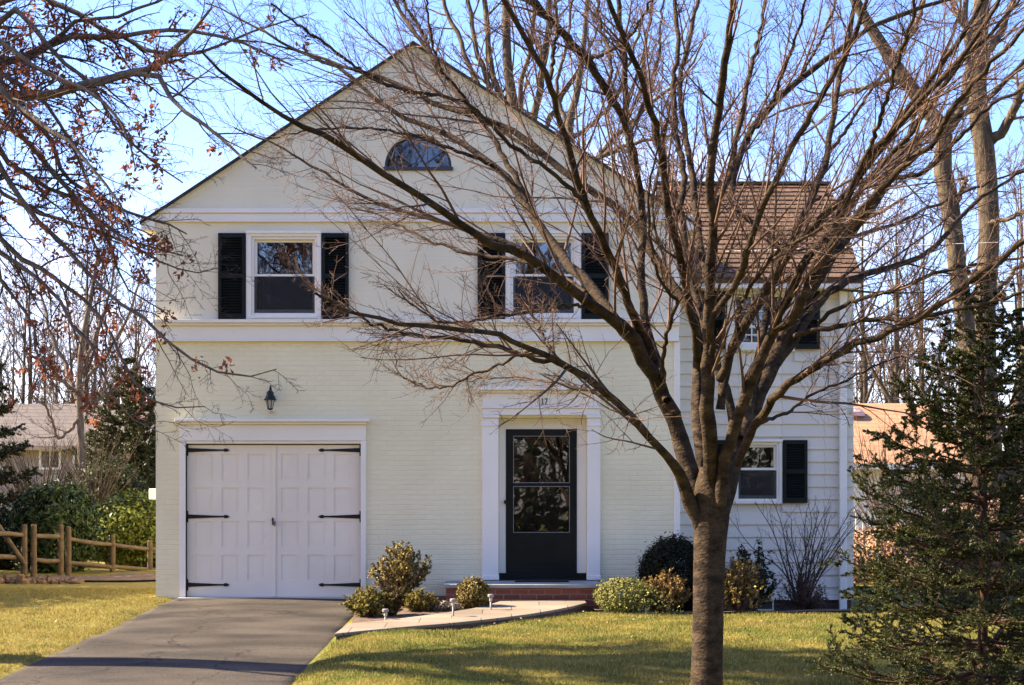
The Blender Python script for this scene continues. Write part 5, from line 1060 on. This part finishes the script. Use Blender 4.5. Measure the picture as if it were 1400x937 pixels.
traced_tree('oak_tree', 'tall bent oak trunk leaning left behind the spruce',
    [(1345, 812, 19), (1338, 700, 16), (1330, 560, 15), (1318, 430, 14.5), (1309, 370, 14), (1304, 319, 14), (1296, 265, 15), (1288, 226, 14), (1290, 182, 13), (1263, 144, 12), (1222, 86, 10), (1174, 10, 8), (1150, -50, 7)],
    [[(1292, 190, 0, 9), (1315, 140, .3, 8), (1325, 80, .6, 7), (1320, 10, .9, 5), (1325, -40, 1, 4)],
     [(1290, 182, 0, 4.5), (1240, 112, .3, 4), (1190, 118, .6, 3.4), (1100, 140, 1, 2.4), (1040, 165, 1.2, 1.5)],
     [(1222, 86, 0, 5), (1250, 40, .6, 4), (1270, -30, 1, 3)],
     [(1304, 280, 0, 5), (1320, 250, -.4, 3.6), (1310, 245, -.6, 2), (1325, 262, -.8, 1)],
     [(1263, 144, 0, 4), (1220, 110, -1, 3), (1150, 130, -1.6, 2), (1090, 120, -2, 1)]], 27, 41)
traced_tree('oak_tree', 'straight thick oak trunk with pale bark at the right edge behind the spruce',
    [(1372, 815, 24), (1362, 700, 19), (1350, 560, 17.5), (1346, 430, 17), (1352, 330, 16), (1350, 260, 16), (1344, 192, 16), (1336, 137, 15), (1338, 69, 14), (1342, 0, 12), (1345, -60, 11)],
    [[(1352, 195, 0, 9), (1376, 172, -.2, 7.5), (1388, 145, -.4, 7), (1402, 110, -.5, 6), (1430, 40, -.6, 4)],
     [(1338, 90, 0, 7), (1365, 50, .5, 6), (1385, 0, .9, 5), (1400, -50, 1, 4)],
     [(1345, 305, 0, 4), (1375, 300, -.6, 3.2), (1410, 285, -1, 2.4), (1450, 290, -1.2, 1.5)],
     [(1340, 60, 0, 5), (1310, 20, .5, 4), (1290, -30, .8, 3)],
     [(1350, 410, 0, 5), (1385, 375, .5, 4), (1420, 340, .9, 3)]], 29, 42)
traced_tree('bare_tree', 'leaning rough trunk rising to the right behind the spruce',
    [(1375, 830, 12), (1378, 700, 11), (1385, 600, 11), (1400, 500, 10), (1425, 400, 8)],
    [[(1385, 620, 0, 6), (1360, 560, .3, 4), (1340, 520, .5, 3), (1320, 470, .7, 2)], [(1380, 650, 0, 5), (1420, 600, 0, 4), (1450, 560, 0, 3)]], 24, 43, k=(8, 5, 3))
# trees behind the house
traced_tree('bare_tree', 'tall many-stemmed bare tree standing behind the gable roof',
    [(722, 330, 12), (718, 240, 10), (703, 150, 8.5), (694, 90, 7.5), (692, 20, 6.5), (690, -60, 5)],
    [[(716, 240, 0, 7), (690, 150, .3, 6), (672, 90, .6, 5), (664, 20, .9, 4.5), (660, -50, 1, 4)],
     [(712, 210, 0, 5), (670, 120, .5, 4.6), (650, 60, .8, 4), (640, 0, 1.1, 3.6), (636, -50, 1.3, 3)],
     [(705, 200, 0, 5), (650, 110, .5, 4.6), (630, 60, .8, 4), (610, 10, 1.1, 3.4), (600, -50, 1.3, 3)],
     [(718, 235, 0, 6), (730, 160, -.5, 6), (745, 80, -.8, 5.4), (752, 10, -1, 5), (758, -50, -1.2, 4)],
     [(718, 220, 0, 4), (712, 120, -.5, 4), (728, 50, -.8, 3.4), (730, -40, -1, 3)],
     [(722, 240, 0, 5), (750, 170, .5, 4.5), (770, 130, .8, 3.6), (800, 80, 1, 2.4), (820, 30, 1.2, 1.6)]], 38, 44, k=(10, 6, 4), thin=.012)
traced_tree('bare_tree', 'bare tree with spreading limbs behind the right roof slope',
    [(800, 330, 9), (790, 250, 8), (778, 180, 7), (790, 120, 5.5), (800, 40, 4), (805, -50, 3)],
    [[(790, 250, 0, 5), (830, 200, .4, 4.4), (880, 150, .8, 3.4), (930, 110, 1, 2.4), (960, 60, 1.2, 1.6)],
     [(785, 230, 0, 4), (840, 205, -.4, 3.4), (890, 190, -.8, 2.6), (940, 185, -1, 1.6)],
     [(780, 190, 0, 4), (830, 150, .2, 3.2), (860, 90, .3, 2.6), (880, 20, .3, 2)],
     [(778, 180, 0, 4), (760, 120, .3, 3.4), (775, 60, .4, 2.6), (785, -20, .5, 2)]], 34, 45, thin=.01)
for i_, (px, Y, H, sd_, lab) in enumerate([
    (1180, 58, 13, 51, 'slender bare tree directly beside the wing corner, far back'),
    (1225, 50, 11, 52, 'pale bare tree above the orange neighbour roof'),
    (1262, 62, 14, 53, 'bare tree between the orange roof and the bent oak'),
    (1395, 52, 13, 54, 'bare tree at the far right edge of the picture'),
    (840, 60, 17, 55, 'distant bare tree seen over the right roof slope'),
    (1000, 55, 16, 56, 'distant bare tree rising above the brown wing roof'),
    (1110, 66, 18, 57, 'tall distant bare tree over the right end of the brown roof')]):
    bare_tree('bare_tree', lab, 'tree', (bx(px, Y), Y, -.3), H, sd_, .5, .2, nl=13, k2=8, k3=6, k4=3, thin=.016)
# neighbour house, right
M['oroof'] = brick_mat('orange_shingle', (.40, .215, .12), (.35, .185, .10), (.28, .14, .08), row=.14, w=.3, msize=.012, bump=.5, rough=.95)
YN = 40
nh = thing('house', 'low white neighbour house with sunlit orange shingle roof', 'house', (bx(1250, YN), YN, -.3))
nx0, nx1 = bx(1100, YN), bx(1330, YN); ez, rz_ = P(0, 634, YN)[2], P(0, 551, YN + 3)[2]
mb = MB().box(nx0 + .3, nx1 - .3, YN + .3, YN + 7, -.5, ez).build('wall', mat('white_siding', (.72, .68, .60), .7, (.66, .62, .55), 3), nh)
mb = MB(); mb.add([(nx0, YN - .1, ez), (nx1, YN - .1, ez), (nx1, YN + 3.2, rz_), (nx0, YN + 3.2, rz_), (nx0, YN + 6.9, ez), (nx1, YN + 6.9, ez), (nx0, YN - .1, ez - .06), (nx1, YN - .1, ez - .06)], [(0, 1, 2, 3), (3, 2, 5, 4), (6, 7, 1, 0), (0, 3, 4), (1, 5, 2)])
mb.build('roof', M['oroof'], nh)
MB().box(nx0, nx1, YN - .2, YN - .102, ez - .16, ez - .02).build('gutter', M['white'], nh)
MB().lathe((bx(1193, YN), YN + 2.6, P(0, 566, YN)[2]), [(.15, -.2), (.15, .05), (.42, .08), (.40, .2), (.25, .32), (.05, .36)], 14).build('roof_vent', mat('pinkish_metal', (.6, .38, .32), .5), nh)
for px in (1268, 1300): 
    w = ring(MB(), bx(px, YN), bx(px + 24, YN), P(0, 690, YN)[2], P(0, 652, YN)[2], .06, YN + .24, YN + .299).build('window', M['white'], nh); MB().box(bx(px, YN) + .06, bx(px + 24, YN) - .06, YN + .27, YN + .28, P(0, 690, YN)[2] + .06, P(0, 652, YN)[2] - .06).build('pane', M['glass'], w)
# white porch rail before it
pr = thing('picket_rail', 'white picket rail in front of the neighbour house', 'railing', (bx(1210, 37), 37, -.3))
mb = MB()
for q in range(14): x = bx(1170, 37) + q * .18; mb.box(x, x + .06, 37, 37.03, -.3, P(0, 700, 37)[2])
mb.build('pickets', M['white'], pr); MB().box(bx(1168, 37), bx(1168, 37) + 2.5, 36.98, 37.05, P(0, 700, 37)[2], P(0, 700, 37)[2] + .06).build('handrail', M['white'], pr)
BR = ((.20, .11, .06), (.36, .22, .13))
shrub('hedge', 'rust brown winter hedge on the bank beside the neighbour house', (bx(1270, 30), 30, -.4), 2.5, 1.2, .62, 15000, .045, *BR, 61, cat='hedge', amp=.25)
shrub('hedge', 'brown beech hedge behind the lower spruce branches at the right', (bx(1370, 26), 26, -.4), 1.6, 1.0, .9, 12000, .045, *BR, 62, cat='hedge', amp=.3)
whip_shrub('leafless_shrub', 'tangled leafless shrub behind the spruce, under the pale oak', (bx(1290, 25), 25, -.3), 3.2, 1.6, 63, 26, 8, 5, r=.02)
whip_shrub('leafless_shrub', 'loose leafless shrub between wing corner and orange roof', (bx(1215, 33), 33, -.3), 4.0, 1.6, 64, 24, 8, 5, r=.022)
# wire
w0 = resample([(XR + .3, 21, 4.9), (4.5, 19, P(0, 338, 19)[2] + .0), (9, 17, P(0, 330, 17)[2] + .1)], [.0045] * 3, 30)
wr = np_mesh('overhead_wire', *tubes(w0[0][None], w0[1][None], 5), mat('grey_cable', (.45, .43, .42), .6)); props(wr, 'thin pale overhead service wire running right from the brown roof', 'wire')

# ------------------------------------------------------------------ background, left
# split rail fence
YF = lambda px: 24.5 + (px - 33) / 172 * 3.6
fence = thing('rail_fence', 'low split rail wooden fence of round posts left of the house', 'fence', (bx(100, 26), 26, 0))
posts = [(33, 717, 789), (46, 717, 790), (83, 717, 793), (93.5, 720, 796), (154, 732, 800), (205, 739, 801)]
for px, a, b in posts:
    Y = YF(px); x, _, zt_ = P(px, a, Y); zb_ = gz(x, Y) - .05; o = MB().lathe((x, Y, zb_), [(.055, 0), (.052, (zt_ - zb_) * .5), (.05, zt_ - zb_ - .02), (.035, zt_ - zb_)], 12).build('post', M['wood'], fence)
rng = np.random.default_rng(4)
def rail(p0, p1, r=.045):
    a = P(*p0, YF(p0[0]) + .02); b = P(*p1, YF(p1[0]) + .02)
    s, rr = resample([a, (np.array(a) + b) / 2 + rng.normal(0, .012, 3), b], [r * .8, r, r * .8], 8); np_mesh('rail', *tubes(s[None], rr[None], 7), M['wood'], fence)
for q in (((-20, 731), (33, 732)), ((46, 733), (83, 734)), ((46, 765), (83, 767)), ((-20, 762), (33, 764)), ((94, 737), (154, 745)), ((94, 770), (154, 776)), ((154, 745), (205, 751)), ((154, 775), (205, 779)), ((205, 751), (240, 757)), ((205, 778), (240, 782))): rail(*q)
s, rr = resample([P(-12, 705, 24.2), P(12, 740, 24.2), P(34, 772, 24.3)], [.045] * 3, 8)
np_mesh('brace', *tubes(s[None], rr[None], 8), M['wood'], fence)
# low rock edging
rng = np.random.default_rng(6); re_ = thing('rock_wall', 'low brown fieldstone edging under the fence', 'wall', (bx(30, 23.6), 23.6, 0))
mb = MB()
for q in range(34):
    px = -30 + q * 4.2; Y = 23.4 + rng.uniform(-.1, .2); x = bx(px, Y); z0 = gz(x, Y); h = rng.uniform(.05, .15) * (1.2 - q / 50); w = rng.uniform(.05, .10)
    k_ = 10; base_i = len(mb.v); pr = [(w * .9, -.05), (w * rng.uniform(.95, 1.1), h * .4), (w * .8, h * .8), (w * .3, h)]
    n0 = len(mb.v); mb.lathe((x, Y, z0), pr, 8)
    for v_i in range(n0, len(mb.v)): v_ = mb.v[v_i]; mb.v[v_i] = (v_[0] + rng.normal(0, .012), v_[1] + rng.normal(0, .012), v_[2] + rng.normal(0, .01))
mb.build('rocks', M['rock'], re_)
shrub('hedge', 'tall dark evergreen hedge added out of view beyond the fence end to shade the lawn', (-11.3, 24.0, 0), 1.3, 4.4, 2.5, 24000, .09, (.012, .02, .01), (.035, .05, .02), 70, cat='hedge')  # unseen hedge, added so its shadow falls on the lawn strip by the fence
GL = ((.03, .045, .012), (.09, .115, .03))
def bsh(name, label, px, Y, wpx, pyt, pyb, n, size, cA, cB, seed, **k):
    rx = wpx / 2 * Y / F; zt_ = CZ + (690 - pyt) * Y / F; z0 = max(CZ + (690 - pyb) * Y / F, -.1)
    return shrub(name, label, (bx(px, Y), Y, z0), rx, k.pop('ry', rx * .8), (zt_ - z0) / 2 * .95, n, size, cA, cB, seed, **k)
bsh('rhododendron', 'dark glossy rhododendron behind the left part of the fence', 72, 27.5, 112, 656, 800, 9000, .06, (.022, .042, .016), (.07, .10, .035), 71, asp=.35, gloss=.3, amp=.2)
bsh('cherry_laurel', 'sunlit yellow green laurel hedge between the fence and the house', 185, 29.5, 120, 668, 805, 11000, .05, (.055, .08, .014), (.20, .22, .04), 72, asp=.45, gloss=.3, amp=.15, cat='hedge')
bsh('evergreen_shrub', 'small dark evergreen bush at the left edge behind the fence', 0, 28.5, 62, 690, 805, 5000, .04, (.012, .02, .01), (.035, .05, .02), 73, amp=.25)
spruce('cedar', 'dark broad cedar rising behind the laurel beside the house', (bx(178, 36), 36, 0), P(0, 492, 36)[2], 2.1, 74, nb=130, cA=(.022, .028, .008), cB=(.10, .10, .025), needle=.05, nd=16, wd=.012, zlow=.1)
spruce('hemlock', 'dark drooping hemlock cut by the left edge of the picture', (bx(-22, 30), 30, 0), P(0, 430, 30)[2], 1.25, 75, nb=110, cA=(.010, .016, .008), cB=(.03, .04, .015), needle=.04, nd=14, wd=.009, zlow=.08)
whip_shrub('leafless_shrub', 'fountain of pale bare whips above the rhododendron', (bx(128, 31), 31, .6), P(0, 560, 31)[2] - .6, 1.05, 76, 40, 3, 2, m='greybark', r=.014, Wy=.6)
traced_tree('bare_tree', 'dark forked bare tree in front of the grey roofed house', 
    [(112, 640, 6), (110, 580, 5.5), (108, 530, 5), (112, 470, 4), (125, 400, 3), (135, 340, 2)],
    [[(110, 560, 0, 4), (90, 500, .3, 3.6), (70, 460, .5, 3), (60, 420, .8, 2.2), (50, 370, 1, 1.5)],
     [(109, 540, 0, 3.6), (85, 520, -.4, 3), (60, 495, -.7, 2.4), (30, 480, -1, 1.6)],
     [(110, 570, 0, 3), (80, 600, -.2, 2.4), (65, 560, -.3, 2), (40, 540, -.5, 1.2)],
     [(108, 520, 0, 3.4), (130, 460, .3, 3), (150, 400, .5, 2.2), (160, 340, .6, 1.4)],
     [(109, 530, 0, 3.4), (150, 480, -.3, 2.8), (180, 420, -.5, 2), (195, 360, -.6, 1.2)],
     [(110, 560, 0, 3), (160, 530, .3, 2.4), (200, 480, .6, 1.8), (230, 430, .8, 1)]], 34, 46, bm='oakbark', thin=.009, k=(8, 6, 3))
for i_, (px, Y, H, sd_, lab) in enumerate([(40, 62, 11, 81, 'bare tree beyond the grey roofed house, at the far left'),
    (120, 56, 11.5, 82, 'tall upright bare tree rising behind the cedar'), (185, 58, 9.5, 83, 'bare tree touching the left wall edge of the cream house')]):
    bare_tree('bare_tree', lab, 'tree', (bx(px, Y), Y, 0), H, sd_, .5, .16, nl=15, k2=8, k3=6, k4=3, thin=.014, limb_ang=(15, 35), fork=.15)
YL = 48
nl = thing('house', 'grey roofed neighbour house with pale siding behind the left bushes', 'house', (bx(80, YL), YL, 0))
a0, a1 = bx(-120, YL), bx(205, YL); ez, rz_ = P(0, 610, YL)[2], P(0, 552, YL + 3.5)[2]
MB().box(a0 + .3, a1 - .3, YL + .3, YL + 8, -.2, ez).build('wall', mat('tan_siding', (.27, .22, .18), .8, (.36, .30, .24), 3), nl)
mb = MB(); mb.add([(a0, YL - .1, ez), (a1, YL - .1, ez), (a1, YL + 3.6, rz_), (a0, YL + 3.6, rz_), (a0, YL + 7.9, ez), (a1, YL + 7.9, ez)], [(0, 1, 2, 3), (3, 2, 5, 4), (0, 3, 4), (1, 5, 2)])
mb.build('roof', brick_mat('grey_shingle', (.13, .11, .095), (.11, .09, .08), (.06, .05, .045), row=.14, w=.3, msize=.012, bump=.5, rough=.95), nl)
MB().box(a0, a1, YL - .2, YL - .102, ez - .14, ez).build('gutter', mat('tan_gutter', (.45, .33, .2), .6), nl)
for px in (50, 96):
    w = ring(MB(), bx(px, YL), bx(px + 30, YL), P(0, 642, YL)[2], P(0, 614, YL)[2], .07, YL + .24, YL + .299).box(bx(px + 14, YL), bx(px + 16, YL), YL + .25, YL + .298, P(0, 640, YL)[2], P(0, 616, YL)[2]).build('window', M['white'], nl)
    MB().box(bx(px, YL) + .07, bx(px + 30, YL) - .07, YL + .27, YL + .28, P(0, 642, YL)[2] + .07, P(0, 614, YL)[2] - .07).build('pane', M['glass'], w)
# far woods, one mass each
def woods(name, label, x0, x1, y0, y1, n, H, seed, zb=0.0, k=(12, 6, 4), thin=.03):
    rng = np.random.default_rng(seed); b = np.stack([rng.uniform(x0, x1, n), rng.uniform(y0, y1, n), np.full(n, zb - .3)], 1); h = H * rng.uniform(.65, 1.15, n)
    s = np.linspace(0, 1, 10); T = b[:, None, :] + np.stack([rng.normal(0, .4, (n, 1)) * s, rng.normal(0, .4, (n, 1)) * s, h[:, None] * s], -1); RT = (h * .012)[:, None] * np.linspace(1, .1, 10)
    a, c = spawn(rng, T, RT, k[0], (.2, 1), .4, (20, 50), .5, 8, .08, .08, .2, thin); d, e = spawn(rng, a, c, k[1], (.2, 1), .45, (25, 55), .55, 5, .05, .12, .4, thin * .6)
    f, g = spawn(rng, d, e, k[2], (.2, 1), .5, (25, 55), .6, 4, .05, .12, .6, thin * .45)
    props(np_mesh(name, *join([tubes(T, RT, 6), tubes(a, c, 4), tubes(d, e, 3), tubes(f, g, 3)]), M['greybark'], smooth=False), label, 'woods', kind='stuff')
whip_shrub('leafless_shrub', 'wide tangle of bare brush half hiding the grey roofed house', (bx(55, 38), 38, .3), P(0, 560, 38)[2] - .3, 2.2, 78, 60, 6, 4, m='greybark', r=.02, Wy=.8)
bsh('evergreen_shrub', 'broad dark evergreen shrub at the foot of the cedar', 150, 33, 110, 625, 800, 9000, .05, (.02, .026, .01), (.06, .07, .022), 79, amp=.35)
woods('far_woods', 'far bare woods beyond the houses at the left', -60, -14, 62, 110, 150, 11.5, 91)
woods('far_woods', 'far bare woods beyond the houses at the right', 13, 60, 60, 100, 170, 11, 92)
# trees across the street, behind the viewpoint: what the windows mirror
shrub('hedge', 'long dark evergreen hedge across the street facing the house', (2, -19, -.7), 20, 1.8, 3.0, 22000, .17, (.014, .02, .01), (.04, .05, .02), 98, cat='hedge', stem=False)
woods('street_woods', 'bare woods across the street facing the house', -50, 50, -62, -38, 190, 23, 93, zb=-.6, k=(14, 7, 4), thin=.07)
# fallen leaves
rng = np.random.default_rng(14); n = 260; y = rng.uniform(12, 18.3, n); x = np.where(rng.uniform(0, 1, n) < .85, rng.uniform(-.1, .3, n) * y, rng.uniform(-.34, -.29, n) * y)
C = np.stack([x, y, zg(x, y) + .035], 1); Nn = np.tile([0, 0, 1.0], (n, 1)) + rng.normal(0, .35, (n, 3))
V, Fc, at = leaf_cloud(rng, C, Nn, .019, .6)
props(np_mesh('fallen_leaves', V, Fc, M['dryleaf'], attr=at), 'scattered rust brown fallen leaves on the lawn', 'leaves', kind='stuff')
